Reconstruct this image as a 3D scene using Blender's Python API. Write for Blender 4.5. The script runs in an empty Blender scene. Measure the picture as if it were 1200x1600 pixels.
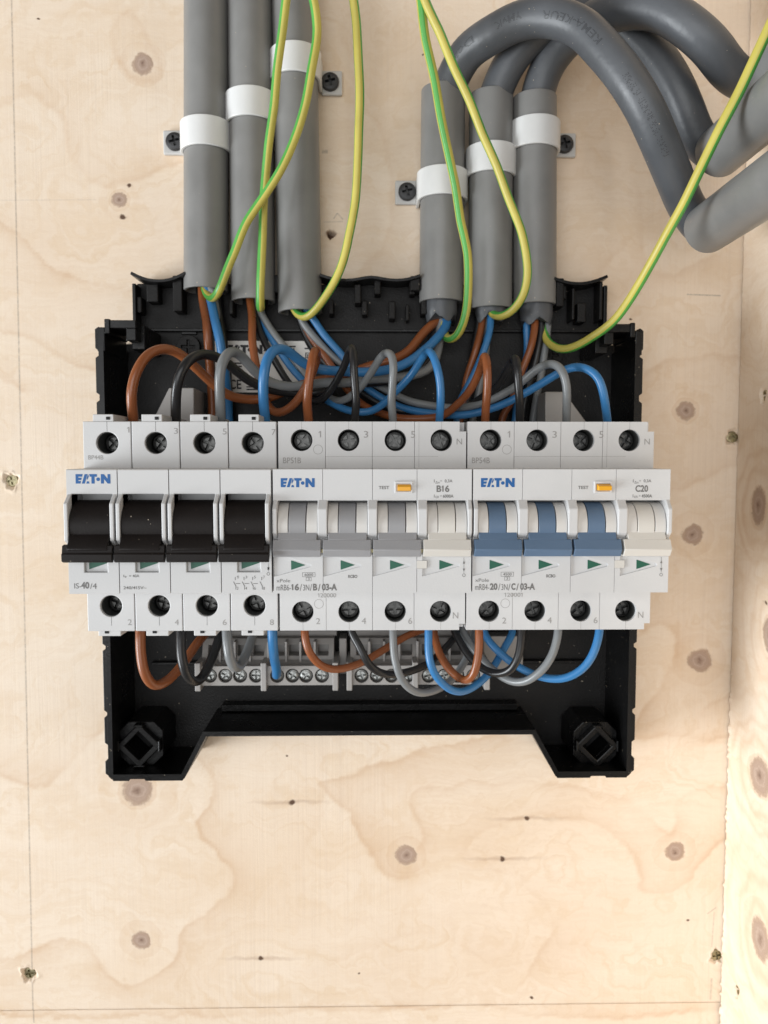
import bpy, bmesh, math, random
import numpy as np
from mathutils import Vector, Matrix
random.seed(7); rng = np.random.default_rng(7)
S = bpy.context.scene
COL = S.collection
R_ = math.radians

# ------------------------------------------------------------------ camera (mm are used everywhere, 1 unit = 1 m)
FPX, H = 1200.0, 351.0
PH = math.atan(.065); TH = math.atan(20/1200*math.cos(PH))
cam = bpy.data.cameras.new('camera'); co = bpy.data.objects.new('camera', cam); COL.objects.link(co)
co.location = (0, -H*.001, 0); co.rotation_euler = (math.pi/2-PH, 0, -TH)
cam.sensor_fit = 'HORIZONTAL'; cam.sensor_width = 36; cam.lens = 36.0
cam.clip_start = .01; cam.clip_end = 20
cam.dof.use_dof = True; cam.dof.focus_distance = .266; cam.dof.aperture_fstop = 25.0
S.camera = co
S.render.resolution_x, S.render.resolution_y = 768, 1024

# ------------------------------------------------------------------ world + lamps (indoor daylight: window low on the left, added fill lamp in front)
w = bpy.data.worlds.new('World'); S.world = w; w.use_nodes = True
bg = w.node_tree.nodes['Background']; bg.inputs[0].default_value = (1.0, .93, .85, 1); bg.inputs[1].default_value = .205
def area(name, loc, tgt, sx, sy, power, col):
    l = bpy.data.lights.new(name, 'AREA'); l.shape = 'RECTANGLE'; l.size = sx; l.size_y = sy; l.energy = power; l.color = col
    o = bpy.data.objects.new(name, l); COL.objects.link(o); o.location = loc
    o.rotation_euler = (Vector(tgt)-Vector(loc)).to_track_quat('-Z', 'Y').to_euler()
area('window_light', (-1.9, -.68, -.60), (0, 0, -.02), .9, 1.0, 52, (.92, .965, 1.0))
area('front_fill', (-.5, -2.1, .0), (0, 0, -.03), 1.8, 1.4, 20, (.96, .98, 1.0))
S.view_settings.view_transform = 'Standard'; S.view_settings.look = 'None'; S.view_settings.gamma = 1
S.view_settings.use_curve_mapping = False; S.view_settings.exposure = .13
S.render.engine = 'CYCLES'

# ------------------------------------------------------------------ pixel of the photograph + distance from the board -> point in the room
Fv = (math.sin(TH)*math.cos(PH), math.cos(TH)*math.cos(PH), -math.sin(PH)); Rv = (math.cos(TH), -math.sin(TH), 0)
Uv = (Rv[1]*Fv[2]-Rv[2]*Fv[1], Rv[2]*Fv[0]-Rv[0]*Fv[2], Rv[0]*Fv[1]-Rv[1]*Fv[0])
def P(px, py, d):
    a = (px-600)/FPX; b = (800-py)/FPX
    D = [a*Rv[i]+b*Uv[i]+Fv[i] for i in range(3)]
    t = (H-d)/D[1]
    return (D[0]*t, d, D[2]*t)
CR = {4: (140, 400, 2.857), 5: (440, 400, 4.0), 6: (640, 400, 3.0), 7: (130, 970, 2.79), 8: (560, 970, 2.609),
      1: (80, 640, 3.243), 2: (410, 640, 3.529), 3: (710, 640, 3.243), 0: (0, 0, 1)}
def K(c, x, y): ox, oy, s = CR[c]; return ox+x/s, oy+y/s
def PC(c, x, y, d): return P(*K(c, x, y), d)

# ------------------------------------------------------------------ materials
def nodes_of(m): m.use_nodes = True; return m.node_tree.nodes, m.node_tree.links
def plain(name, col, rough=.45, bump=.0, bscale=400, var=.0, metal=0, spec=.5, coat=0, dust=0):
    m = bpy.data.materials.new(name); N, L = nodes_of(m); b = N['Principled BSDF']
    b.inputs['Base Color'].default_value = (*col, 1); b.inputs['Roughness'].default_value = rough; b.inputs['Metallic'].default_value = metal
    b.inputs['Specular IOR Level'].default_value = spec; b.inputs['Coat Weight'].default_value = coat
    tc = N.new('ShaderNodeTexCoord')
    if var:
        n = N.new('ShaderNodeTexNoise'); n.inputs['Scale'].default_value = 60; n.inputs['Detail'].default_value = 5; L.new(tc.outputs['Object'], n.inputs['Vector'])
        r = N.new('ShaderNodeMapRange'); r.inputs[1].default_value = .3; r.inputs[2].default_value = .7; r.inputs[3].default_value = 1-var; r.inputs[4].default_value = 1+var
        L.new(n.outputs['Fac'], r.inputs[0])
        mx = N.new('ShaderNodeVectorMath'); mx.operation = 'SCALE'; mx.inputs[0].default_value = col; L.new(r.outputs[0], mx.inputs['Scale'])
        L.new(mx.outputs[0], b.inputs['Base Color'])
        r2 = N.new('ShaderNodeMapRange'); r2.inputs[1].default_value = .3; r2.inputs[2].default_value = .7; r2.inputs[3].default_value = rough-.08; r2.inputs[4].default_value = rough+.1
        L.new(n.outputs['Fac'], r2.inputs[0]); L.new(r2.outputs[0], b.inputs['Roughness'])
    if bump:
        n = N.new('ShaderNodeTexNoise'); n.inputs['Scale'].default_value = bscale; n.inputs['Detail'].default_value = 4; L.new(tc.outputs['Object'], n.inputs['Vector'])
        u = N.new('ShaderNodeBump'); u.inputs['Strength'].default_value = bump; u.inputs['Distance'].default_value = .0003
        L.new(n.outputs['Fac'], u.inputs['Height']); L.new(u.outputs[0], b.inputs['Normal'])
    if dust:                                                             # sawdust specks lying on the surface
        n = N.new('ShaderNodeTexNoise'); n.inputs['Scale'].default_value = 900; n.inputs['Detail'].default_value = 1; L.new(tc.outputs['Object'], n.inputs['Vector'])
        r = N.new('ShaderNodeMapRange'); r.inputs[1].default_value = dust; r.inputs[2].default_value = dust+.03; L.new(n.outputs['Fac'], r.inputs[0])
        x = N.new('ShaderNodeMix'); x.data_type = 'RGBA'; x.inputs[7].default_value = (.42, .36, .28, 1); L.new(r.outputs[0], x.inputs[0])
        src = b.inputs['Base Color'].links[0].from_socket if b.inputs['Base Color'].links else None
        if src: L.new(src, x.inputs[6])
        else: x.inputs[6].default_value = (*col, 1)
        L.new(x.outputs[2], b.inputs['Base Color'])
    return m
M = dict(
    black=plain('black_plastic', (.0042, .0041, .0042), .32, .3, 700, .2, 0, .26, 0, .78),
    matte=plain('black_textured_plastic', (.0062, .0055, .0052), .46, .5, 1500, .2, 0, .25, 0, .775),
    white=plain('light_grey_plastic', (.585, .585, .585), .40, .12, 1500, .035),
    cream=plain('cream_plastic', (.63, .605, .56), .42, .1, 1500, .02),
    drum=plain('white_drum', (.64, .62, .59), .4),
    lever_black=plain('black_lever', (.009, .0064, .0056), .56, .3, 1800, .2, 0, .22, 0, .785),
    lever_grey=plain('grey_lever', (.30, .30, .31), .45, .15, 1800, .04),
    lever_blue=plain('blue_lever', (.095, .155, .245), .48, .15, 1800, .05),
    shade_lining=plain('hole_shade_grey', (.045, .047, .045), .5),
    hole=plain('dark_hole', (.01, .01, .01), .8),
    screw=plain('terminal_steel', (.10, .10, .097), .38, .3, 900, .4, .9),
    zinc=plain('zinc_steel', (.34, .35, .34), .33, .3, 900, .25, .95),
    yzinc=plain('yellow_zinc_steel', (.36, .32, .2), .4, .4, 900, .4, .9),
    bscrew=plain('black_phosphate', (.03, .03, .032), .45, .3, 900, .3),
    pvc=plain('grey_pvc', (.205, .202, .195), .38, .2, 300, .09, 0, .5, 0, .80),
    cable=plain('grey_cable_sheath', (.082, .087, .095), .42, .35, 500, .12, 0, .5, 0, .785),
    clip=plain('white_clip_nylon', (.70, .70, .69), .4, .25, 350, .04),
    foot=plain('clip_foot_nylon', (.55, .54, .52), .42, .25, 350, .04),
    brown=plain('brown_insulation', (.24, .072, .022), .32, .1, 600, .08),
    blue=plain('blue_insulation', (.034, .175, .40), .36, .1, 600, .06),
    bk=plain('black_insulation', (.012, .012, .013), .34, .1, 600, .1),
    grey=plain('grey_insulation', (.19, .2, .205), .36, .1, 600, .06),
    green=plain('green_insulation', (.075, .33, .055), .42, .2, 600, .12),
    yellow=plain('yellow_insulation', (.50, .43, .085), .45, .2, 600, .12),
    print=plain('grey_print', (.16, .155, .15), .6),
    lprint=plain('pale_grey_print', (.30, .29, .28), .6),
    logo=plain('blue_print', (.002, .095, .31), .5),
    ink=plain('black_ink', (.02, .02, .022), .6),
    paper=plain('white_sticker', (.86, .83, .78), .5),
    pgreen=plain('green_flag', (.006, .095, .055), .45),
    amber=plain('amber_button', (.78, .37, .01), .35),
    rail=plain('galvanised_rail', (.5, .5, .5), .4, .2, 300, .1, .9),
    holder=plain('grey_holder_plastic', (.31, .295, .28), .45, .1, 800, .03),
    tblock=plain('grey_terminal_plastic', (.34, .325, .31), .42, .1, 800, .03),
)

# ------------------------------------------------------------------ mesh building
WL = {}                                                     # world location (mm) of things and parts
class MB:
    def __init__(s): s.v = []; s.f = []; s.m = []; s.sm = []; s.marks = []; s.hold = False
    def mark(s, name, hold=True): s.marks.append((len(s.v), len(s.f), name)); s.hold = hold; return s
    def build_marks(s, mats, parent):                                       # one part for each printed line or symbol
        e = s.marks+[(len(s.v), len(s.f), '')]
        for (v0, f0, nm), (v1, f1, _) in zip(e[:-1], e[1:]):
            if f1 > f0:
                k = MB(); k.v = s.v[v0:v1]; k.f = [[i-v0 for i in f] for f in s.f[f0:f1]]; k.m = s.m[f0:f1]; k.sm = s.sm[f0:f1]; k.build(nm, mats, parent, recalc=False)
    def add(s, vs, fs, mi=0, smooth=False):
        o = len(s.v); s.v += [tuple(v) for v in vs]
        for f in fs: s.f.append([i+o for i in f]); s.m.append(mi); s.sm.append(smooth)
        return s
    def box(s, x0, x1, d0, d1, z0, z1, mi=0):
        v = [(x, d, z) for x in (x0, x1) for d in (d0, d1) for z in (z0, z1)]
        return s.add(v, [(0,1,3,2),(4,6,7,5),(0,4,5,1),(2,3,7,6),(0,2,6,4),(1,5,7,3)], mi)
    def prism(s, poly, d0, d1, mi=0, smooth=False):                       # poly in (x, z), extruded along d
        n = len(poly); v = [(x, d0, z) for x, z in poly]+[(x, d1, z) for x, z in poly]
        return s.add(v, [tuple(range(n)), tuple(range(2*n-1, n-1, -1))], mi).add_side(n, smooth, mi)
    def prismx(s, poly, x0, x1, mi=0, smooth=False):                      # poly in (d, z), extruded along x
        n = len(poly); v = [(x0, d, z) for d, z in poly]+[(x1, d, z) for d, z in poly]
        return s.add(v, [tuple(range(n)), tuple(range(2*n-1, n-1, -1))], mi).add_side(n, smooth, mi)
    def add_side(s, n, smooth, mi):
        o = len(s.v)-2*n
        for i in range(n):
            j = (i+1) % n; s.f.append([o+i, o+j, o+n+j, o+n+i]); s.m.append(mi); s.sm.append(smooth)
        return s
    def build(s, name, mats, parent=None, loc=None, recalc=True, bevel=0, seg=2):
        me = mesh_of(s, name, mats, loc if loc is not None else (WL[parent] if parent else (0,0,0)), recalc)
        return link(name, me, parent, loc, bevel, seg)
def mesh_of(s, name, mats, org=(0,0,0), recalc=True):
    me = bpy.data.meshes.new(name)
    me.from_pydata([((x-org[0])*.001, -(d-org[1])*.001, (z-org[2])*.001) for x, d, z in s.v], [], s.f)
    for m in (mats if isinstance(mats, (list, tuple)) else [mats]): me.materials.append(m)
    me.polygons.foreach_set('material_index', s.m); me.polygons.foreach_set('use_smooth', s.sm)
    if recalc:
        bm = bmesh.new(); bm.from_mesh(me); bmesh.ops.recalc_face_normals(bm, faces=bm.faces); bm.to_mesh(me); bm.free()
    if any(s.sm): me.set_sharp_from_angle(angle=R_(38))
    me.update(); return me
def link(name, me, parent=None, loc=None, bevel=0, seg=2):
    o = bpy.data.objects.new(name, me); COL.objects.link(o)
    pl = WL[parent] if parent else (0,0,0)
    l = loc if loc is not None else pl
    WL[o] = l
    if parent: o.parent = parent
    o.location = tuple(v*.001 for v in (l[0]-pl[0], -(l[1]-pl[1]), l[2]-pl[2]))
    if bevel:
        b = o.modifiers.new('bevel', 'BEVEL'); b.width = bevel*.001; b.segments = seg; b.limit_method = 'ANGLE'; b.angle_limit = R_(35); b.harden_normals = False
    return o
def thing(name, label, cat, loc, group=None):
    o = bpy.data.objects.new(name, None); COL.objects.link(o); o.empty_display_size = .005
    o.location = (loc[0]*.001, -loc[1]*.001, loc[2]*.001); WL[o] = loc
    return tag(o, label, cat, group)
def tag(o, label, cat, group=None):
    o['label'] = label; o['category'] = cat
    if group: o['group'] = group
    return o
def cyl_pts(cx, cz, r, n=24, a0=0): return [(cx+r*math.cos(a0+2*math.pi*i/n), cz+r*math.sin(a0+2*math.pi*i/n)) for i in range(n)]
def smooth_path(pts, step=1.6):
    p = np.array(pts, float); n = len(p)
    p = np.vstack([2*p[0]-p[1], p, 2*p[-1]-p[-2]]); out = []
    for i in range(1, n):
        p0, p1, p2, p3 = p[i-1], p[i], p[i+1], p[i+2]
        k = max(2, int(np.linalg.norm(p2-p1)/step))
        # centripetal-like tangents keep unevenly spaced points from overshooting
        l0, l1, l2 = [max(1e-6, np.linalg.norm(b-a))**.5 for a, b in ((p0,p1),(p1,p2),(p2,p3))]
        m1 = (p1-p0)/l0-(p2-p0)/(l0+l1)+(p2-p1)/l1; m2 = (p2-p1)/l1-(p3-p1)/(l1+l2)+(p3-p2)/l2
        m1 *= l1; m2 *= l1
        for t in np.arange(k)/k:
            out.append((2*t**3-3*t*t+1)*p1+(t**3-2*t*t+t)*m1+(-2*t**3+3*t*t)*p2+(t**3-t*t)*m2)
    out.append(p[-2]); q = np.array(out)
    for _ in range(3): q[1:-1] = .25*q[:-2]+.5*q[1:-1]+.25*q[2:]
    return q
def frames(q):
    T = np.gradient(q, axis=0); T /= np.linalg.norm(T, axis=1)[:, None]
    u = np.cross(T[0], (0, 1, .13)); u /= np.linalg.norm(u); U = [u]
    for i in range(1, len(q)):
        u = U[-1]-T[i]*np.dot(U[-1], T[i]); u /= np.linalg.norm(u); U.append(u)
    U = np.array(U); return T, U, np.cross(T, U)
def tube(mb, q, r, seg=16, matfn=None, twist=0, cap=True):
    T, U, W = frames(q); n = len(q); vs = []
    rr = np.full(n, r) if np.isscalar(r) else r
    for i in range(n):
        for k in range(seg):
            a = 2*math.pi*k/seg+twist*i
            vs.append(q[i]+rr[i]*(math.cos(a)*U[i]+math.sin(a)*W[i]))
    o = len(mb.v); mb.v += [tuple(v) for v in vs]
    for i in range(n-1):
        for k in range(seg):
            k2 = (k+1) % seg; mb.f.append([o+i*seg+k, o+i*seg+k2, o+(i+1)*seg+k2, o+(i+1)*seg+k])
            mb.m.append(matfn(k) if matfn else 0); mb.sm.append(True)
    if cap:
        mb.f.append([o+k for k in range(seg)][::-1]); mb.f.append([o+(n-1)*seg+k for k in range(seg)]); mb.m += [0, 0]; mb.sm += [False, False]
    return mb
TXT = {}; RAW = {}
def raw_text(s, bold):
    if (s, bold) not in RAW:
        c = bpy.data.curves.new('t', 'FONT'); c.body = s; c.size = 1; c.offset = bold; c.resolution_u = 3; c.fill_mode = 'BOTH'
        o = bpy.data.objects.new('t', c); COL.objects.link(o)
        dg = bpy.context.evaluated_depsgraph_get(); me = o.evaluated_get(dg).to_mesh()
        v = np.array([tuple(x.co)[:2] for x in me.vertices]); f = [tuple(p.vertices) for p in me.polygons]
        o.evaluated_get(dg).to_mesh_clear(); bpy.data.objects.remove(o); bpy.data.curves.remove(c); RAW[(s, bold)] = (v, f)
    return RAW[(s, bold)]
def text_geo(s, bold=0.0):
    key = (s, bold)
    if key not in TXT:
        if '1' not in s: v, f = raw_text(s, bold)
        else:                                                            # lay out glyph by glyph; figure 1 gets a proper flag
            ext = lambda t: np.ptp(raw_text(t, 0.0)[0][:, 0]); cap = raw_text('0', 0.0)[0][:, 1].max(); x = 0; V = []; f = []; n = 0
            for ch in s:
                if ch == '1':
                    st = .09+bold*1.6; v = np.array([(.26-st, 0), (.26, 0), (.26, cap), (.26-st*.9, cap), (.05, cap-.15), (.05, cap-.15-st), (.26-st, cap-.13)]); g = [(0, 1, 2, 3, 6), (3, 4, 5, 6)]; adv = .40
                elif ch == ' ': x += .25; continue
                else: v, g = raw_text(ch, bold); adv = ext('H'+ch+'H')-ext('HH')
                V.append(v+np.array((x, 0))); f += [tuple(i+n for i in t) for t in g]; n += len(v); x += adv
            v = np.vstack(V)
        v = v-v.min(0); TXT[key] = (v/np.maximum(v.max(0), 1e-6), f)
    return TXT[key]
def put_text(mb, s, x0, x1, z0, z1, d, bold=0.0, mi=0):
    v, f = text_geo(s, bold)
    if not mb.hold: mb.mark('lettering', False)
    return mb.add([(x0+a*(x1-x0), d, z0+b*(z1-z0)) for a, b in v], f, mi)
def text_c(mb, s, c, x0, y0, x1, y1, d, bold=0.0, mi=0):                    # box given in a view of the photograph
    a = PC(c, x0, y1, d); b = PC(c, x1, y0, d)
    return put_text(mb, s, a[0], b[0], a[2], b[2], d, bold, mi)
def rect_c(mb, c, x0, y0, x1, y1, d, t=.12):                             # thin printed frame
    a = PC(c, x0, y1, d); b = PC(c, x1, y0, d)
    for (u0, u1, v0, v1) in ((a[0], b[0], a[2], a[2]+t), (a[0], b[0], b[2]-t, b[2]), (a[0], a[0]+t, a[2]+t, b[2]-t), (b[0]-t, b[0], a[2]+t, b[2]-t)):
        mb.add([(u0, d, v0), (u1, d, v0), (u1, d, v1), (u0, d, v1)], [(0, 1, 2, 3)])
def poly_c(mb, c, pts, d, mi=0):
    mb.add([PC(c, x, y, d) for x, y in pts], [tuple(range(len(pts)))], mi)
def booled(base, cutters, mats):                                         # base, cutters: MB -> mesh datablock
    o = bpy.data.objects.new('b', mesh_of(base, 'b', mats)); COL.objects.link(o); tmp = []
    for c in cutters:
        k = bpy.data.objects.new('c', mesh_of(c, 'c', mats)); COL.objects.link(k); tmp.append(k)
        m = o.modifiers.new('x', 'BOOLEAN'); m.operation = 'DIFFERENCE'; m.solver = 'EXACT'; m.object = k
    dg = bpy.context.evaluated_depsgraph_get(); me = bpy.data.meshes.new_from_object(o.evaluated_get(dg))
    for k in tmp+[o]: bpy.data.objects.remove(k)
    return me

# ------------------------------------------------------------------ plywood
def wood(name, axes, knots, pins, lines, tint=1.0):
    """axes: which object axes are (u, v); knots (u, v, ru, rv) and pins (u, v, r) in mm; lines (u0, v0, u1, v1, halfwidth, strength)"""
    m = bpy.data.materials.new(name); N, L = nodes_of(m); b = N['Principled BSDF']; b.inputs['Roughness'].default_value = .62; b.inputs['Specular IOR Level'].default_value = .25
    def nd(t, **k):
        n = N.new(t)
        for a, v in k.items(): setattr(n, a, v)
        return n
    def math_(op, a, b_=None, c=None, clamp=False):
        n = nd('ShaderNodeMath', operation=op, use_clamp=clamp)
        for i, x in enumerate((a, b_, c)):
            if x is None: continue
            if isinstance(x, (int, float)): n.inputs[i].default_value = x
            else: L.new(x, n.inputs[i])
        return n.outputs[0]
    def ramp(x, stops, interp='LINEAR'):
        r = nd('ShaderNodeValToRGB'); r.color_ramp.interpolation = interp; e = r.color_ramp.elements
        while len(e) < len(stops): e.new(.5)
        for k, (p, c) in zip(e, stops): k.position = p; k.color = (*c, 1) if len(c) == 3 else c
        L.new(x, r.inputs[0]); return r.outputs[0]
    def mix(f, a, c, mode='MIX'):
        n = nd('ShaderNodeMix', data_type='RGBA', blend_type=mode)
        for s_, x in ((n.inputs[0], f), (n.inputs[6], a), (n.inputs[7], c)):
            if isinstance(x, (int, float)): s_.default_value = x
            elif isinstance(x, tuple): s_.default_value = (*x, 1)
            else: L.new(x, s_)
        return n.outputs[2]
    tc = nd('ShaderNodeTexCoord'); sc = nd('ShaderNodeVectorMath', operation='SCALE'); sc.inputs['Scale'].default_value = 1000; L.new(tc.outputs['Object'], sc.inputs[0])
    sp = nd('ShaderNodeSeparateXYZ'); L.new(sc.outputs[0], sp.inputs[0]); cb = nd('ShaderNodeCombineXYZ')
    L.new(sp.outputs[axes[0]], cb.inputs[0]); L.new(sp.outputs[axes[1]], cb.inputs[1]); uv = cb.outputs[0]
    def noise(scale_u, scale_v, detail=4, rough=.55, off=0., src=None):
        mp = nd('ShaderNodeMapping'); mp.inputs['Scale'].default_value = (scale_u, scale_v, 1); mp.inputs['Location'].default_value = (off, off*.7, 0); L.new(src or uv, mp.inputs[0])
        n = nd('ShaderNodeTexNoise'); n.inputs['Scale'].default_value = 1; n.inputs['Detail'].default_value = detail; n.inputs['Roughness'].default_value = rough; L.new(mp.outputs[0], n.inputs[0]); return n
    wn = noise(.16, .16, 3)                                              # warp so knots are not perfect discs
    wv = nd('ShaderNodeVectorMath', operation='SUBTRACT'); L.new(wn.outputs['Color'], wv.inputs[0]); wv.inputs[1].default_value = (.5, .5, .5)
    ws = nd('ShaderNodeVectorMath', operation='SCALE'); ws.inputs['Scale'].default_value = 3.4; L.new(wv.outputs[0], ws.inputs[0])
    wa = nd('ShaderNodeVectorMath', operation='ADD'); L.new(uv, wa.inputs[0]); L.new(ws.outputs[0], wa.inputs[1]); uvw = wa.outputs[0]
    ln_ = noise(.011, .011, 3, .5, 13.); lv = nd('ShaderNodeVectorMath', operation='SUBTRACT'); L.new(ln_.outputs['Color'], lv.inputs[0]); lv.inputs[1].default_value = (.5, .5, .5)
    ls = nd('ShaderNodeVectorMath', operation='SCALE'); ls.inputs['Scale'].default_value = 42; L.new(lv.outputs[0], ls.inputs[0])
    la = nd('ShaderNodeVectorMath', operation='ADD'); L.new(uvw, la.inputs[0]); L.new(ls.outputs[0], la.inputs[1]); uvs = la.outputs[0]   # fibres run in slow waves
    def dist(u, v, ru, rv, src):
        s1 = nd('ShaderNodeVectorMath', operation='SUBTRACT'); L.new(src, s1.inputs[0]); s1.inputs[1].default_value = (u, v, 0)
        s2 = nd('ShaderNodeVectorMath', operation='MULTIPLY'); L.new(s1.outputs[0], s2.inputs[0]); s2.inputs[1].default_value = (1/ru, 1/rv, 0)
        s3 = nd('ShaderNodeVectorMath', operation='LENGTH'); L.new(s2.outputs[0], s3.inputs[0]); return s3.outputs['Value']
    def mins(xs):
        a = xs[0]
        for x in xs[1:]: a = math_('MINIMUM', a, x)
        return a
    dk = mins([dist(u, v, ru, rv, uvw) for u, v, ru, rv in knots])
    # base colour: pale sapwood with broad tonal drift and fibres
    big = noise(.006, .014, 3, .5, 3.1).outputs['Fac']
    fib = noise(.010, .55, 7, .66, 7.7, uvs).outputs['Fac']; ver = noise(.9, .012, 7, .72, 1.7).outputs['Fac']; bro = noise(.0035, .06, 5, .6, 21., uvs).outputs['Fac']
    zone = ramp(noise(.008, .007, 2, .5, 31.).outputs['Fac'], [(.42, (0,0,0)), (.58, (1,1,1))])
    col = ramp(big, [(.28, (.81, .665, .52)), (.5, (.855, .725, .585)), (.75, (.80, .64, .48))])
    col = mix(math_('MULTIPLY', ramp(bro, [(.45, (0,0,0)), (.72, (1,1,1))]), .58), col, (.74, .56, .375))
    col = mix(math_('MULTIPLY', math_('MULTIPLY', ramp(fib, [(.42, (0,0,0)), (.7, (1,1,1))]), math_('SUBTRACT', 1.25, zone)), .22), col, (.66, .49, .34))
    col = mix(math_('MULTIPLY', math_('MULTIPLY', ramp(ver, [(.45, (0,0,0)), (.68, (1,1,1))]), zone), .30), col, (.66, .53, .42))
    speck = noise(.35, .55, 6, .75, 4.4).outputs['Fac']
    col = mix(math_('MULTIPLY', ramp(speck, [(.60, (0,0,0)), (.72, (1,1,1))]), .22), col, (.60, .44, .30))
    at = nd('ShaderNodeAttribute', attribute_name='stain')
    brk = math_('MULTIPLY', at.outputs['Fac'], ramp(noise(.09, .12, 5, .7, 9.).outputs['Fac'], [(.2, (.75,.75,.75)), (.65, (1.2,1.2,1.2))]))
    col = mix(brk, col, (.62, .41, .245))
    # growth rings tightening round each knot
    ringn = math_('ADD', dk, math_('MULTIPLY', big, 2.5))
    fr = math_('FRACT', math_('MULTIPLY', ringn, .85))
    halo = ramp(math_('MULTIPLY', dk, .2), [(.2, (1,1,1)), (.62, (0,0,0))])
    col = mix(math_('MULTIPLY', math_('MULTIPLY', ramp(fr, [(.0, (0,0,0)), (.82, (.75,.75,.75)), (.9, (1,1,1)), (1, (0,0,0))]), halo), .34), col, (.62, .40, .23))
    # knots
    kn = noise(.5, .5, 5, .7, 5.).outputs['Fac']
    kd = math_('ADD', dk, math_('MULTIPLY', math_('SUBTRACT', kn, .5), .55))
    kc = ramp(math_('MULTIPLY', kd, .7), [(0, (.20, .125, .09)), (.13, (.37, .26, .20)), (.3, (.50, .375, .30)), (.46, (.45, .325, .25)), (.62, (.50, .365, .27)), (.75, (.75, .59, .45))])
    rings = math_('FRACT', math_('MULTIPLY', kd, 5.5))
    kc = mix(math_('MULTIPLY', ramp(rings, [(.0, (1,1,1)), (.35, (0,0,0)), (1, (.4,.4,.4))]), .35), kc, (.29, .195, .14))
    col = mix(ramp(math_('MULTIPLY', kd, .7), [(.60, (1,1,1)), (.76, (0,0,0))]), col, kc)
    if pins:
        dp = mins([dist(u, v, r, r*.9, uvw) for u, v, r, tl in pins]); dt = mins([dist(u, v, r*tl, r*.9, uvw) for u, v, r, tl in pins])
        col = mix(math_('MULTIPLY', ramp(dt, [(0, (1,1,1)), (1, (0,0,0))]), .5), col, (.42, .27, .17))
        col = mix(ramp(math_('MULTIPLY', dp, .5), [(.3, (1,1,1)), (.55, (0,0,0))]), col, (.12, .07, .045))
    su = nd('ShaderNodeSeparateXYZ'); L.new(uv, su.inputs[0])
    for (u0, v0, u1, v1, hw, st) in lines:                               # pencil lines drawn on the board
        ln = math.hypot(u1-u0, v1-v0); tx, ty = (u1-u0)/ln, (v1-v0)/ln
        dx = math_('SUBTRACT', su.outputs[0], u0); dy = math_('SUBTRACT', su.outputs[1], v0)
        al = math_('ADD', math_('MULTIPLY', dx, tx), math_('MULTIPLY', dy, ty)); ac = math_('ABSOLUTE', math_('SUBTRACT', math_('MULTIPLY', dx, ty), math_('MULTIPLY', dy, tx)))
        on = math_('MULTIPLY', math_('GREATER_THAN', al, 0), math_('LESS_THAN', al, ln))
        f = math_('MULTIPLY', math_('MULTIPLY', ramp(math_('DIVIDE', ac, hw*2), [(.2, (1,1,1)), (.8, (0,0,0))]), on), math_('MULTIPLY', ramp(noise(.6, .6, 3, .6, 11.).outputs['Fac'], [(.3, (.35,.35,.35)), (.6, (1,1,1))]), st))
        col = mix(f, col, (.24, .20, .17))
    if tint != 1.0: col = mix(1.0, col, (tint, tint, tint), 'MULTIPLY')
    L.new(col, b.inputs['Base Color'])
    hgt = math_('ADD', math_('MULTIPLY', math_('MULTIPLY', ver, zone), .9), math_('MULTIPLY', fib, .6))
    hgt = math_('SUBTRACT', hgt, math_('MULTIPLY', ramp(math_('MULTIPLY', kd, .7), [(.55, (0,0,0)), (.62, (1,1,1)), (.72, (0,0,0))]), .6))
    u = nd('ShaderNodeBump'); u.inputs['Strength'].default_value = .35; u.inputs['Distance'].default_value = .00035; L.new(hgt, u.inputs['Height']); L.new(u.outputs[0], b.inputs['Normal'])
    return m
def w0(px, py): p = P(px, py, 0); return p[0], p[2]
MMPX = .292
knots = [(*w0(x, y), r*MMPX, r*MMPX*.95) for x, y, r in ((223,100,17),(187,312,12),(1072,642,16),(1082,835,18),(1093,1032,21),(1055,1331,17),(635,1336,18),(221,1469,17),(215,1236,26))]
knots.append((-300, 40, 5, 5))
pins = [(*w0(x, y), r*MMPX, 16 if r == 5 else 2) for x, y, r in ((455,1253,5),(823,1279,5),(785,1342,5),(408,1498,5),(203,291,4),(190,338,4.5),(517,366,7),(447,1180,2),(985,500,2.2),(120,880,1.8),(560,1520,2),(60,30,2.5),(830,1560,3),(1075,1438,2.5),(660,85,2))]  # the large one is a dark disc painting in the drilled hole's shade
plines = [(*w0(18, 0), *w0(52, 1600), .33, .55), (*w0(1073,460), *w0(1126,462), .3, .55), (*w0(1116,1425), *w0(1112,1480), .3, .35), (*w0(1105,1428), *w0(1119,1418), .3, .4),
          (*w0(1112,1528), *w0(1110,1562), .5, .35), (*w0(503,237), *w0(512,237), .7, .5), (*w0(521,342), *w0(527,333), .3, .4), (*w0(527,333), *w0(536,343), .3, .4), (*w0(505,347), *w0(536,346), .3, .25),
          (*w0(0,313), *w0(150,312), .25, .16)]
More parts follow.
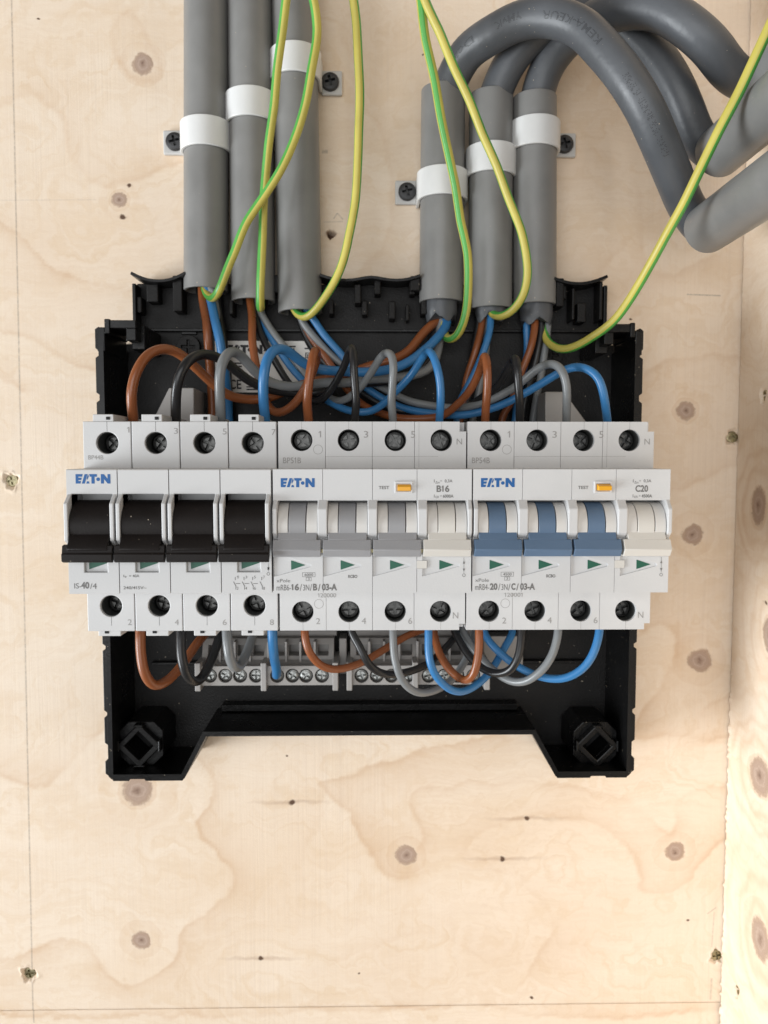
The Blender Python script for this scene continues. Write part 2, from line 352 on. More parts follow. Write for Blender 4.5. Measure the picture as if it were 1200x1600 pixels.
stains = [  # growth-ring contours of the face veneer: points in view, fade width mm, strength, side of the fade
 ([(178,52),(184,32),(192,20),(206,24),(216,34),(228,58),(238,78),(252,98),(258,120),(240,130),(215,132),(196,118),(188,92),(178,52)], 7, .55, -1),
 ([(-60,190),(0,172),(30,146),(70,150),(85,165),(102,195),(103,225),(108,250),(140,278),(160,290),(200,280),(250,262),(330,250)], 8, .42, 1),
 ([(-60,290),(0,342),(30,372),(60,408),(110,435),(160,450),(215,453)], 5, .6, -1), ([(-60,292),(0,346),(30,380),(60,418),(110,446),(165,458),(215,458)], 5, .35, 1),
 ([(-60,500),(0,514),(30,520),(60,530),(90,550),(112,570),(150,580)], 5, .40, 1), ([(-60,560),(0,584),(20,594),(34,608)], 4, .4, 1),
 ([(-60,1170),(0,1206),(20,1227),(60,1231),(80,1224),(100,1200),(130,1175),(165,1145)], 8, .55, 1),
 ([(300,1180),(322,1205),(332,1222),(340,1245),(312,1265),(300,1298),(330,1325),(360,1350),(371,1382),(345,1420),(300,1445),(274,1470),(286,1490),(265,1515),(240,1530),(210,1546),(180,1536),(155,1510),(146,1482),(120,1465),(60,1476),(0,1506),(-60,1520)], 11, .50, 1),
 ([(790,1150),(720,1158),(640,1180),(560,1210),(510,1225),(490,1222),(524,1245),(545,1275),(560,1305),(580,1325),(590,1355),(612,1376),(640,1372)], 14, .50, 1),
 ([(654,1322),(666,1308),(652,1280),(636,1250),(642,1236),(700,1226),(800,1219),(900,1230),(960,1240),(1010,1268),(1034,1305),(1050,1316),(1064,1296),(1048,1262),(1056,1245),(1080,1236),(1150,1230)], 6, .42, -1),
 ([(798,1345),(740,1340),(720,1328),(742,1302),(785,1285),(860,1274),(920,1281),(965,1302),(995,1335),(1006,1372),(984,1396),(1022,1400),(1070,1386),(1092,1356),(1110,1325),(1150,1300)], 7, .44, 1),
 ([(720,1330),(760,1345),(800,1370),(840,1410),(872,1435),(865,1465),(835,1505),(812,1545),(790,1580)], 9, .30, 1),
 ([(1003,600),(1012,582),(1040,566),(1080,557),(1110,552),(1140,562),(1170,556)], 8, .40, -1), ([(1000,770),(1040,772),(1075,760),(1110,742),(1170,716)], 10, .36, 1),
 ([(1000,925),(1022,900),(1040,880),(1100,872),(1150,880)], 9, .36, -1), ([(1000,985),(1040,975),(1060,985),(1052,1020),(1040,1070),(1020,1100),(1000,1125)], 9, .42, 1),
 ([(1095,1112),(1120,1090),(1150,1075)], 9, .4, -1), ([(1000,1150),(1050,1140),(1090,1160),(1150,1150)], 7, .36, 1),
 ([(540,60),(570,140),(600,230),(620,330),(600,390),(560,430)], 12, .26, 1), ([(920,230),(980,260),(1010,330),(1000,420),(1050,440),(1120,400)], 12, .24, -1),
 ([(900,470),(960,400),(1040,330),(1160,300)], 10, .22, 1), ([(505,1230),(500,1300),(470,1330),(480,1400),(560,1440),(640,1420),(700,1440)], 16, .20, -1), ([(540,1500),(600,1470),(700,1460),(760,1500)], 14, .22, 1),
 ([(-60,1583),(200,1590),(380,1586),(560,1578),(700,1574)], 4, .62, 1), ([(760,1576),(900,1590),(1120,1580)], 5, .45, 1),
]
def stain_field(U, V):
    def vnoise(cell, seed):                                               # smooth value noise
        g = np.random.default_rng(seed).normal(0, 1, (97, 97)); a = (U+2000)/cell; b = (V+2000)/cell; i = np.floor(a).astype(int); j = np.floor(b).astype(int); fa = a-i; fb = b-j
        fa = fa*fa*(3-2*fa); fb = fb*fb*(3-2*fb); G = lambda p, q: g[p % 97, q % 97]
        return (G(i, j)*(1-fa)+G(i+1, j)*fa)*(1-fb)+(G(i, j+1)*(1-fa)+G(i+1, j+1)*fa)*fb
    jx = 1.5*vnoise(13, 1)+.75*vnoise(4.3, 2)+.45*vnoise(1.9, 3); jz = 1.5*vnoise(11, 4)+.75*vnoise(3.7, 5)+.45*vnoise(1.7, 6)
    soft = np.clip(.75+.35*vnoise(19, 7), .25, 1.2)
    X = U+jx*.6; Z = V+jz*.6; out = np.zeros_like(X)
    for pts, fw, st, side in stains:
        p = np.array([w0(*a) for a in pts]); p = smooth_path(np.c_[p, np.zeros(len(p))], 6)[:, :2]
        bd = np.full(X.shape, 1e9); bs = np.zeros(X.shape)
        for a, b in zip(p[:-1], p[1:]):
            e = b-a; l2 = e@e
            if l2 < 1e-9: continue
            t = np.clip(((X-a[0])*e[0]+(Z-a[1])*e[1])/l2, 0, 1); dx = X-a[0]-t*e[0]; dz = Z-a[1]-t*e[1]
            dd = dx*dx+dz*dz; up = dd < bd; bd = np.where(up, dd, bd); bs = np.where(up, e[0]*dz-e[1]*dx, bs)
        D = np.sqrt(bd); on = (np.sign(bs)*side > 0)
        out = np.maximum(out, st*soft*np.where(on, .68*np.exp(-D/fw)+.32*np.exp(-(D/1.2)**2), np.exp(-(D/.9)**2)))
    return np.clip(out, 0, .85)
wall_screws = [(17, 751), (45, 1523), (1146, 683), (1121, 1495)]
def graded(a, b, fine0, fine1, step, extra):
    g = [x for x in np.arange(fine0, fine1, step)]
    g += list(np.linspace(a, fine0-step, 14)) if a < fine0-step else []
    g += list(np.linspace(fine1, b, 14)) if b > fine1 else [b]
    for c in extra: g += list(c+np.arange(-4.5, 4.6, .45))
    g = np.unique(np.round(np.clip(g, a, b), 3)); keep = [g[0]]
    for x in g[1:]:
        if x-keep[-1] > .2: keep.append(x)
    keep[-1] = b
    return np.array(keep)
def board(name, xs, zs, mat, craters, d=0.0, thick=18, dead=None, edge_rag=0):
    U, V = np.meshgrid(xs, zs, indexing='ij'); Dp = np.zeros_like(U)+d
    for (cx, cz, r, depth) in craters:
        a = np.arctan2(V-cz, U-cx); rr = np.hypot(U-cx, V-cz)/(r*(1+.16*np.sin(3*a+cx)+.1*np.sin(7*a+cz)))
        Dp += np.where(rr < 1, -depth*np.clip((1-rr)*2.2, 0, 1), np.where(rr < 1.5, .35*np.exp(-((rr-1.12)/.16)**2)*np.clip(.5+.8*np.sin(2*a+cz), 0, 1), 0))
    st = stain_field(U, V); nx, nz = U.shape
    if edge_rag:                                                         # saw-torn right edge
        jag = np.interp(V[-1], V[-1], rng.normal(0, edge_rag, nz)); U[-1] += jag
    vs = np.stack([U*.001, -Dp*.001, V*.001], -1).reshape(-1, 3)
    idx = np.arange(nx*nz).reshape(nx, nz)
    q = np.stack([idx[:-1,:-1], idx[1:,:-1], idx[1:,1:], idx[:-1,1:]], -1).reshape(-1, 4)
    back = len(vs); bc = [(xs[0], zs[0]), (xs[-1], zs[0]), (xs[-1], zs[-1]), (xs[0], zs[-1])]
    vs = np.vstack([vs, [(x*.001, (thick-d)*.001, z*.001) for x, z in bc]])
    fs = q.tolist()
    fs += [[back, back+1]+idx[::-1, 0].tolist(), [back+1, back+2]+idx[-1, ::-1].tolist(), [back+2, back+3]+idx[:, -1].tolist(), [back+3, back]+idx[0].tolist(), [back+3, back+2, back+1, back]]
    me = bpy.data.meshes.new(name); me.from_pydata(vs.tolist(), [], fs); me.materials.append(mat); me.update()
    a = me.attributes.new('stain', 'FLOAT', 'POINT'); a.data.foreach_set('value', np.r_[st.reshape(-1), np.zeros(4)].astype(np.float32))
    o = bpy.data.objects.new(name, me); COL.objects.link(o); o['kind'] = 'structure'
    me.polygons.foreach_set('use_smooth', [True]*len(q)+[False]*5)
    return o
ply = wood('plywood', (0, 2), knots, pins, plines)
scr = [w0(*p) for p in wall_screws]; dh = w0(517, 366)
XW = 168.0
xs = graded(-520, XW+2, -182, XW+2, 1.0, [s[0] for s in scr]+[dh[0]]); zs = graded(-259.4, 420, -259.4, 212, 1.0, [s[1] for s in scr]+[dh[1]])
wall = board('plywood_wall', xs, zs, ply, [(x, z, 3.6, 2.2) for x, z in scr]+[(dh[0], dh[1], 2.0, 5.0)])
low = board('plywood_lower_wall', graded(-520, XW+2, -182, XW+2, 1.2, []), graded(-420, -260.0, -275, -260.0, 1.2, []), ply, [], d=-.6)
# side board, standing out from the wall on the right
def side_uv(px, py):                                                    # where a view ray meets x = XW
    a = (px-600)/FPX; b = (800-py)/FPX; D = [a*Rv[i]+b*Uv[i]+Fv[i] for i in range(3)]; t = XW/D[0]
    return H-D[1]*t, D[2]*t
sk = [(1185,790,12,33),(1203,992,12,30),(1187,1213,17,33),(1188,1467,15,36)]
sknots = []
for x, y, rx, ry in sk:
    d, z = side_uv(x, y); d1, _ = side_uv(x+rx*.5, y); sknots.append((-d, z, max(3.5, abs(d1-d)*2), ry*.27))
sknots.append((-90, 20, 6, 8))
splywood = wood('side_plywood', (1, 2), sknots, [(-30, -60, 1.0, 4), (-60, -200, 1.2, 4)], [])
def side_board():
    ds = np.unique(np.r_[np.arange(.8, 40, 1.0), np.linspace(40, 230, 30)]); zz = np.unique(np.r_[np.linspace(-420, -275, 10), np.arange(-275, 212, 1.2), np.linspace(212, 420, 10)])
    D, Z = np.meshgrid(ds, zz, indexing='ij'); X = np.full(D.shape, XW); nd_, nz = D.shape
    rag = np.where(Z[0] < -98, np.abs(rng.normal(0, .55, nz))+.25*np.sin(Z[0]*.9), .15*np.abs(rng.normal(0, 1, nz)))
    X[0] += 0; X[:2] -= np.array([[.9], [.45]])*np.clip(rag, 0, 1.4)
    for c in ((1192, 617), (1150, 1547)):
        cd, cz = side_uv(*c); a = np.arctan2(Z-cz, D-cd); rr = np.hypot((D-cd)/2.6, (Z-cz)/3.6)/(1+.2*np.sin(3*a)); X += np.where(rr < 1, 1.8*np.clip((1-rr)*2, 0, 1), 0)
    # gentle contour figure of this face
    st = np.zeros(D.shape)
    for k, (u, z, ru, rv) in enumerate(sknots):
        f = np.hypot((D+u)/ru, (Z-z)/rv)+.3*np.sin(Z*.07+k)+.15*np.sin(D*.4+Z*.2)
        for r0 in (1.7, 2.7, 4.2): st = np.maximum(st, (.3 if r0 < 3 else .18)*np.exp(-((f-r0)/.2)**2))
    vs = np.stack([X*.001, -D*.001, Z*.001], -1).reshape(-1, 3); idx = np.arange(nd_*nz).reshape(nd_, nz)
    q = np.stack([idx[:-1,:-1], idx[:-1,1:], idx[1:,1:], idx[1:,:-1]], -1).reshape(-1, 4); b0 = len(vs)
    vs = np.vstack([vs, [((XW+18)*.001, -d*.001, z*.001) for d, z in ((ds[0], zz[0]), (ds[-1], zz[0]), (ds[-1], zz[-1]), (ds[0], zz[-1]))]])
    fs = q.tolist()+[[b0, b0+1]+idx[::-1, 0].tolist(), [b0+1, b0+2]+idx[-1, ::-1].tolist(), [b0+2, b0+3]+idx[:, -1].tolist(), [b0+3, b0]+idx[0].tolist(), [b0+3, b0+2, b0+1, b0]]
    me = bpy.data.meshes.new('plywood_side_wall'); me.from_pydata(vs.tolist(), [], fs); me.materials.append(splywood)
    bm = bmesh.new(); bm.from_mesh(me); bmesh.ops.recalc_face_normals(bm, faces=bm.faces); bm.to_mesh(me); bm.free()
    a = me.attributes.new('stain', 'FLOAT', 'POINT'); a.data.foreach_set('value', np.r_[st.reshape(-1), np.zeros(4)].astype(np.float32))
    o = bpy.data.objects.new('plywood_side_wall', me); COL.objects.link(o); o['kind'] = 'structure'; return o
side_board()

# ------------------------------------------------------------------ cross-recess screw heads
def cross_cut(w_, l, d0, d1, a=0.3):
    out = []
    for k in range(2):
        t = a+k*math.pi/2; c, s_ = math.cos(t), math.sin(t); p = [(-l, -w_), (l, -w_), (l, w_), (-l, w_)]
        out.append(MB().prism([(x*c-y*s_, x*s_+y*c) for x, y in p], d0, d1))
    return out
def screw_mesh(r, h, wslot, lslot, mat, a=.3, deep=2.0):
    b = MB().prism(cyl_pts(0, 0, r, 28), -6, 0); b.prism(cyl_pts(0, 0, r*.82, 28), -.01, h)
    b = MB(); n = 28; rings = [(r, -6), (r, 0), (r*.9, h*.6), (r*.62, h)]
    for i, (rr, d) in enumerate(rings): b.v += [(x, d, z) for x, z in cyl_pts(0, 0, rr, n)]
    for i in range(len(rings)-1):
        for k in range(n): b.f.append([i*n+k, i*n+(k+1) % n, (i+1)*n+(k+1) % n, (i+1)*n+k]); b.m.append(0); b.sm.append(False)
    b.f += [list(range(n)), list(range((len(rings)-1)*n, len(rings)*n))]; b.m += [0, 0]; b.sm += [False, False]
    return booled(b, cross_cut(wslot, lslot, -deep, h+2, a), mat)
term_screw = screw_mesh(3.55, .5, .62, 2.9, M['screw'], .5); term_screw2 = screw_mesh(3.55, .5, .62, 2.9, M['screw'], 1.1)
bar_screw = screw_mesh(2.65, .7, .42, 1.9, M['zinc'], .4)
clip_screw = screw_mesh(3.9, .9, .55, 2.3, M['bscrew'], .25, 1.2)
wood_screw_me = screw_mesh(2.7, .3, .5, 1.9, M['yzinc'], .2, .7)
wlab = ['yellowish cross-head screw sunk in the board beside the pencil line, level with the switch levers', 'yellowish cross-head screw sunk beside the foot of the pencil line, near the lower board joint',
        'small cross-head screw sunk beside the plywood corner, level with the top terminals', 'small cross-head screw half hidden by the side board near the lower board joint']
for (x, z), lb in zip(scr, wlab):
    o = link('wood_screw', wood_screw_me, None, (x, -1.2, z)); tag(o, lb, 'screw', 'screws sunk in the back board')
for (px, py), lb in (((1192,617), 'screw in a splintered hole in the side board, above its topmost knot'), ((1150,1547), 'screw in a splintered hole in the side board, below its lowest knot')):
    d, z = side_uv(px, py); o = link('wood_screw', wood_screw_me, None, (XW+1.2, d, z)); o.rotation_euler = (0, 0, -math.pi/2); tag(o, lb, 'screw', 'screws sunk in the side board')

# ------------------------------------------------------------------ black enclosure base
def strip(mb, pts, t, d0, d1, side=1):                                     # wall of thickness t along an open line of (x, z)
    p = np.array(pts, float); n = len(p); off = []
    for i in range(n):
        e = []
        if i > 0: e.append(p[i]-p[i-1])
        if i < n-1: e.append(p[i+1]-p[i])
        nn = [np.array((-v[1], v[0]))/np.linalg.norm(v)*side for v in e]
        m = sum(nn); m /= np.linalg.norm(m); off.append(p[i]+m*t/max(.4, m@nn[0]))
    poly = [tuple(v) for v in p]+[tuple(v) for v in off[::-1]]
    v = [(x, d0, z) for x, z in poly]+[(x, d1, z) for x, z in poly]; k = 2*n
    fs = []
    for i in range(n-1):
        a, b, c, d = i, i+1, k-2-i, k-1-i
        fs += [(a, b, c, d), (a+k, d+k, c+k, b+k), (a, a+k, b+k, b), (d, c, c+k, d+k)]
    fs += [(0, k-1, 2*k-1, k), (n-1, n-1+k, n+k, n)]
    mb.add(v, fs)
def xz(px, py, d): p = P(px, py, d); return p[0], p[2]
base = thing('enclosure_base', 'open black plastic distribution box base screwed to the plywood', 'enclosure', (0, 0, -133))
XL, XR, ZB, ZT, ZM = -110.6, 110.4, -133.2, 52.5, -115.0
lil = xz(288, 1217, 34)[0]; lit = xz(322, 1149, 34)[0]; ril = xz(868, 1214, 34)[0]; rit = xz(832, 1147, 34)[0]
poly = [(XL, ZT), (XL, ZB), (lil, ZB), (lit, ZM), (rit, ZM), (ril, ZB), (XR, ZB), (XR, ZT), (103.5, ZT), (103.5, 79), (-103.5, 79), (-103.5, ZT)]
mb = MB(); mb.prism(poly, .2, 2.5); mb.build('back_plate', M['matte'], base)
mb = MB(); strip(mb, [(XL, ZT-4), (XL, ZB+1.2), (XL+1.2, ZB), (lil, ZB), (lit, ZM), (rit, ZM), (ril, ZB), (XR-1.2, ZB), (XR, ZB+1.2), (XR, ZT-4)], 2.0, 2.5, 34)
mb.build('rim_wall', M['black'], base, bevel=.35)
# stepped inner ledges along the lower rim
mb = MB(); strip(mb, [(lit+1.5, ZM+2.3), (rit-1.5, ZM+2.3)], 3.0, 2.5, 9); mb.build('ledge', M['black'], base, bevel=.3)
mb = MB(); strip(mb, [(-100, -92), (100, -92)], 1.2, 2.5, 6); mb.build('ledge', M['black'], base, bevel=.3)
for s in (-1, 1):                                                       # pads on the outer walls, with the notches between
    xo = XL if s < 0 else XR
    for (y0, y1) in ((511, 549), (555.5, 618), (625, 1009), (1012, 1112.5), (1116, 1163), (1184, 1211)):
        z0 = xz(600, y1, 34)[1]; z1 = xz(600, y0, 34)[1]; c = min(1.1, (z1-z0)*.2); e = xo+s*1.5
        mb = MB(); mb.prism([(xo, z0), (e, z0+c), (e, z1-c), (xo, z1)], 14, 33.4); mb.build('side_pad', M['black'], base, bevel=.2)
for a, b in ((-109.5, xz(203, 1210, 34)[0]), (xz(224, 1210, 34)[0], lil-.3), (ril+.3, xz(925, 1210, 34)[0]), (xz(946, 1210, 34)[0], 109.3)):
    mb = MB(); mb.prism([(a, ZB), (a+.6, ZB-1.1), (b-.6, ZB-1.1), (b, ZB)], 14, 33.4); mb.build('bottom_pad', M['black'], base, bevel=.2)
for s in (-1, 1):                                                       # hooked corner pieces at the top of the side walls
    def bxp(px0, px1, py0, py1, d0, d1, nm='corner_hook'):
        if s > 0: px0, px1 = 1156-px1, 1156-px0; py0 += 6; py1 += 6
        a = P(px0, py1, d1); b = P(px1, py0, d1); MB().box(a[0], b[0], d0, d1, a[2], b[2]).build(nm, M['black'], base, bevel=.35)
    bxp(163, 212, 500, 513, 16, 34.5); bxp(163, 171, 498, 521, 12, 35.2); bxp(197, 212, 505, 532, 16, 33.5); bxp(206, 226, 508, 546, 3, 27); bxp(152, 163.5, 511, 549, 6, 33.8)
# flange that receives the conduits: scalloped lip, side walls and pins
mb = MB(); mb.box(-103.4, 103.4, 2.5, 4.2, 57.8, 78.6); mb.build('conduit_flange', M['matte'], base, bevel=.3)
mb = MB(); mb.box(-103.4, 103.4, 4.2, 5.2, 57.8, 58.9); mb.build('flange_step', M['black'], base, bevel=.2)
for (pts) in ([(205,424),(222,433),(248,437),(272,433),(288,424)], [(500,427),(520,434),(541,436),(562,434),(580,428),(598,434),(619,436),(640,434),(656,428)], [(866,432),(885,439),(908,441),(930,437),(949,429)]):
    q = [xz(x, y, 16) for x, y in pts]; q = smooth_path([(x, 0, z) for x, z in q], 2.0)
    mb = MB(); strip(mb, [(a[0], a[2]) for a in q], 1.3, 2.5, 16, -1); mb.build('scalloped_lip', M['black'], base, bevel=.2)
pinsb = [(585,595,437,459),(640,649,437,459),(513,521,468,491),(565,574,468,491),(554,564,444,474),(608,618,470,498),(634,640,474,500),(658,667,468,491),
         (227,245,442,470),(270,284,430,486),(212,219,462,487),(427,437,428,456),(357,364,466,491),(641,656,432,455),(880,887,443,466),(903,917,472,503),(893,898,450,500),(868,880,436,480),(936,942,440,500),(796,803,440,466),(727,735,470,498)]
for x0, x1, y0, y1 in pinsb:
    a = P(x0, y1, 13); b = P(x1, y0, 13); MB().box(a[0], b[0], 3, 13+random.uniform(-2, 2), a[2], b[2]).build('flange_pin', M['matte'], base, bevel=.5)
for s, x in ((-1, -103.2), (1, 101.7)): MB().box(x, x+1.5, 2.5, 12, 59, 77).build('flange_side', M['black'], base, bevel=.3)
for (px, py) in ((296, 543), (860, 556)):                                # wall fixings and slots in the back plate
    c = P(px, py, 3); r = booled(MB().prism(cyl_pts(c[0], c[2], 5.2, 28), 2.5, 5.6), [MB().box(c[0]-3, c[0]+3, 4.5, 8, c[2]-.55, c[2]+.55), MB().box(c[0]-.55, c[0]+.55, 4.5, 8, c[2]-3, c[2]+3)], M['matte'])
    link('screw_dome', r, base, (0, 0, 0), .2)
    MB().box(c[0]-3.5, c[0]+3.5, 2.6, 3.6, c[2]+5.6, c[2]+7.0).build('slot_rib', M['black'], base, bevel=.3)
for s in (-1, 1):                                                       # bosses with a diamond socket in both feet
    c = xz(216 if s < 0 else 934, 1167, 28); rsq = lambda h, k: [(c[0]+x, c[1]+z) for x, z in ((-h+k,-h),(h-k,-h),(h,-h+k),(h,h-k),(h-k,h),(-h+k,h),(-h,h-k),(-h,-h+k))]
    me = booled(MB().prism(rsq(9.6, 4.2), 2.5, 24), [MB().prism(cyl_pts(c[0], c[1], 6.2, 4), 12, 40)], M['black']); link('foot_boss', me, base, (0, 0, 0), .4)
    me = booled(MB().prism(cyl_pts(c[0], c[1], 9.8, 4), 23.8, 27.5), [MB().prism(cyl_pts(c[0], c[1], 6.2, 4), 1, 40)], M['black']); link('diamond_socket', me, base, (0, 0, 0), .5)
    MB().prism(cyl_pts(c[0], c[1], 6.1, 4), 11.5, 12.2).build('socket_floor', M['hole'], base)
    for ox, oz, w_, h_ in ((0, -8.8, 5, 1.0), (-8.8, 0, 1.0, 5), (8.8, 0, 1.0, 5), (0, 8.8, 4, 1.0)):
        MB().box(c[0]+ox-w_/2, c[0]+ox+w_/2, 23.9, 27.8, c[1]+oz-h_/2, c[1]+oz+h_/2).build('boss_rib', M['black'], base, bevel=.4)
# maker's sticker inside the base
a = P(337, 613, 2.8); b = P(491, 533, 2.8)
st = MB().box(a[0], b[0], 2.5, 2.8, a[2], b[2]).build('sticker', M['paper'], base)
mb = MB(); lg = [(352, 'E'), (374, 'T'), (398, 'N')]
def logo(mb, x0, x1, z0, z1, d):                                         # E, A without a bar, T, dot, N
    sx = lambda u: x0+(x1-x0)*u/176.; sz = lambda v: z1-(z1-z0)*v/48.
    def pg(*pts): mb.add([(sx(u), d, sz(v)) for u, v in pts], [tuple(range(len(pts)))])
    pg((0,0),(14,0),(14,48),(0,48)); pg((14,0),(36,0),(33,13),(14,13)); pg((14,18),(31,18),(28,30),(14,30)); pg((14,35),(27,35),(24,48),(14,48))
    pg((46,0),(60,0),(46,48),(31,48)); pg((63,0),(67,12),(58,30),(56,22)); pg((57,36),(66,36),(70,48),(54,48))
    pg((69,0),(108,0),(108,13),(96,13),(96,48),(80,48),(80,13),(72,13))
    mb.add([(sx(114+9.5*math.cos(2*math.pi*i/20)), d, sz(26+9.5*math.sin(2*math.pi*i/20))) for i in range(20)], [tuple(range(20))])
    pg((128,0),(143,0),(143,48),(128,48)); pg((143,0),(162,24),(162,48),(143,24)); pg((162,0),(176,0),(176,48),(162,48))
a = P(353, 553, 2.95); b = P(410, 539, 2.95); logo(mb, a[0], b[0], a[2], b[2], 2.95)
text_c(mb, 'CE', 0, 358, 593, 377, 608, 2.95, .02)
for (x0, y0, x1, y1) in ((477,551,487,563),(479.5,554,484.5,560)): rect_c(mb, 0, x0, y0, x1, y1, 2.95, .35)
for (x0, x1, y) in ((366,380,567),(366,378,572),(451,462,541),(451,460,545),(476,486,544),(385,398,604),(385,402,608),(498,504,583),(412,417,547)):
    a = P(x0, y+1.6, 2.95); b = P(x1, y-.6, 2.95); mb.add([(a[0], 2.95, a[2]), (b[0], 2.95, a[2]), (b[0], 2.95, b[2]), (a[0], 2.95, b[2])], [(0,1,2,3)])
mb.build('sticker_print', M['ink'], st, recalc=False)
mb = MB(); a = P(559, 1101, 2.7); b = P(596, 1092, 2.7); logo(mb, a[0], b[0], a[2], b[2], 2.75); mb.build('embossed_logo', M['lever_black'], base, recalc=False)

# ------------------------------------------------------------------ DIN rail on its two grey stands
ZR = -23.9
rail = thing('mounting_rail', 'metal mounting rail on light grey stands behind the row of switchgear', 'rail', (0, 2.5, ZR))
mb = MB(); prof = [(24, 17.5), (24, 12.5), (16.5, 12.5), (16.5, -12.5), (24, -12.5), (24, -17.5), (23, -17.5), (23, -13.5), (15.5, -13.5), (15.5, 13.5), (23, 13.5), (23, 17.5)]
mb.prismx([(d, z+ZR) for d, z in prof], -107, 107); mb.build('rail', M['rail'], rail)
for s in (-1, 1):
    pts = [xz(x, y, 26) for x, y in (((303, 606), (264, 606), (243, 648), (236, 668), (303, 668)) if s < 0 else ((852, 612), (881, 612), (896, 632), (915, 658), (922, 672), (852, 672)))]
    pts = [(x, z) for x, z in pts]; MB().prism(pts, 2.5, 26).build('stand', M['tblock'], rail, bevel=.4)
    x0, x1 = min(p[0] for p in pts), max(p[0] for p in pts); MB().box(x0+2, x1-2, 2.5, 15.4, -68, 12).build('stand', M['tblock'], rail, bevel=.4)

# ------------------------------------------------------------------ earth/neutral terminal bars at the bottom
TB = [('first', 0, 'grey terminal bar of eight screws holding the end of a blue wire'), ('second', 237, 'grey terminal bar of eight screws behind the looping brown, grey and blue wires')]
for nm, off, lb in TB:
    t = thing('terminal_bar', lb, 'terminal', P(412+off, 1072, 3), 'terminal bars along the bottom of the base')
    x0 = P(306+off, 1056, 24)[0]; x1 = P(524+off, 1056, 24)[0]; z1 = P(400, 1041, 24)[2]; z0 = P(400, 1071, 24)[2]
    sx_ = [P(x+off, 1056, 24) for x in (328, 352, 375, 400, 433, 457, 478, 503)]
    me = booled(MB().box(x0, x1, 8, 24, z0, z1), [MB().prism(cyl_pts(p[0], p[2], 3.1, 24), 20, 30) for p in sx_], M['tblock']); link('bar', me, t, (0, 0, 0), .25)
    zt = P(400, 998, 14)[2]
    me = booled(MB().prismx([(4, zt), (13, zt), (17, z1+1.0), (20, z1), (4, z1)], x0+1, x1-1), [MB().box(p[0]-2.4, p[0]+2.4, 9, 30, z1+2.6, z1+7.0) for p in sx_], M['holder']); link('wire_entry', me, t, (0, 0, 0), .25)
    MB().box(x0, x1, 2.5, 9, zt, zt+2.4).build('back_ledge', M['holder'], t, bevel=.2)
    for p in sx_: link('screw', bar_screw, t, (p[0], 22.6, p[2])).rotation_euler = (0, random.uniform(0, 3), 0)
    for x in (309, 412, 524):
        c = P(x+off, 1057, 26)[0]; MB().box(c-1.2, c+1.2, 6, 26.5, z0-1.8, z1+2.0).build('retaining_post', M['tblock'], t, bevel=.3)
    for i in range(7):
        c = (sx_[i][0]+sx_[i+1][0])/2; MB().box(c-.45, c+.45, 12, 18.5, z1+.3, zt-.4).build('divider', M['tblock'], t, bevel=.1)
    if not off: MB().box(x1+1.3, x1+4.6, 3, 14, z0+2, zt).build('end_plate', M['holder'], t, bevel=.4)
    if off: MB().box(x1, x1+18, 3, 12, z0+3, z1+10).build('end_plate', M['holder'], t, bevel=.5)

# ------------------------------------------------------------------ switchgear
DS, DF = 68.0, 84.6                                                      # terminal shoulder / front plane
ZS1, ZS0, ZF1, ZF0 = 14.8, -62.6, -2.3, -46.0
BODY = [(25, ZS0), (DS, ZS0), (DS, ZF0), (DF, ZF0+.2), (DF, ZF1-.2), (DS, ZF1), (DS, ZS1), (25, ZS1)]
RAILCUT = lambda x0, x1: MB().box(x0-1, x1+1, 20, 26.5, ZR-17.6, ZR+17.6)
def cheek(mb, x0, x1, zt, zb, dtop):
    mb.prismx([(DF-6, zt), (DF-.2, zt), (dtop, zt-3.2), (dtop, zb+2.0), (DF+.6, zb), (DF-6, zb)], x0, x1)
def drum(mb, x0, x1, cd, cz, r, mi=0):
    pts = [(cd+r*math.cos(2*math.pi*i/40), cz+r*math.sin(2*math.pi*i/40)) for i in range(40)]; mb.prismx(pts, x0, x1, mi, True)
PRD = DF+.06; SRD = DS+.06
def shade_lining(depth):                                                      # added dark tube, puts the shade inside a terminal hole into colour
    mb = MB(); n = 32; top = depth-1.3; mb.v += [(x, d, z) for r, d in ((3.97, -7), (3.97, top), (3.8, top), (3.8, -7)) for x, z in cyl_pts(0, 0, r, n)]
    for a in range(4):
        for k in range(n): b = (a+1) % 4; mb.f.append([a*n+k, a*n+(k+1) % n, b*n+(k+1) % n, b*n+k]); mb.m.append(0); mb.sm.append(a in (0, 2))
    return mesh_of(mb, 'hole_shade_lining', M['shade_lining'])
SLEEVE1, SLEEVE2 = shade_lining(8.5), shade_lining(6.0)
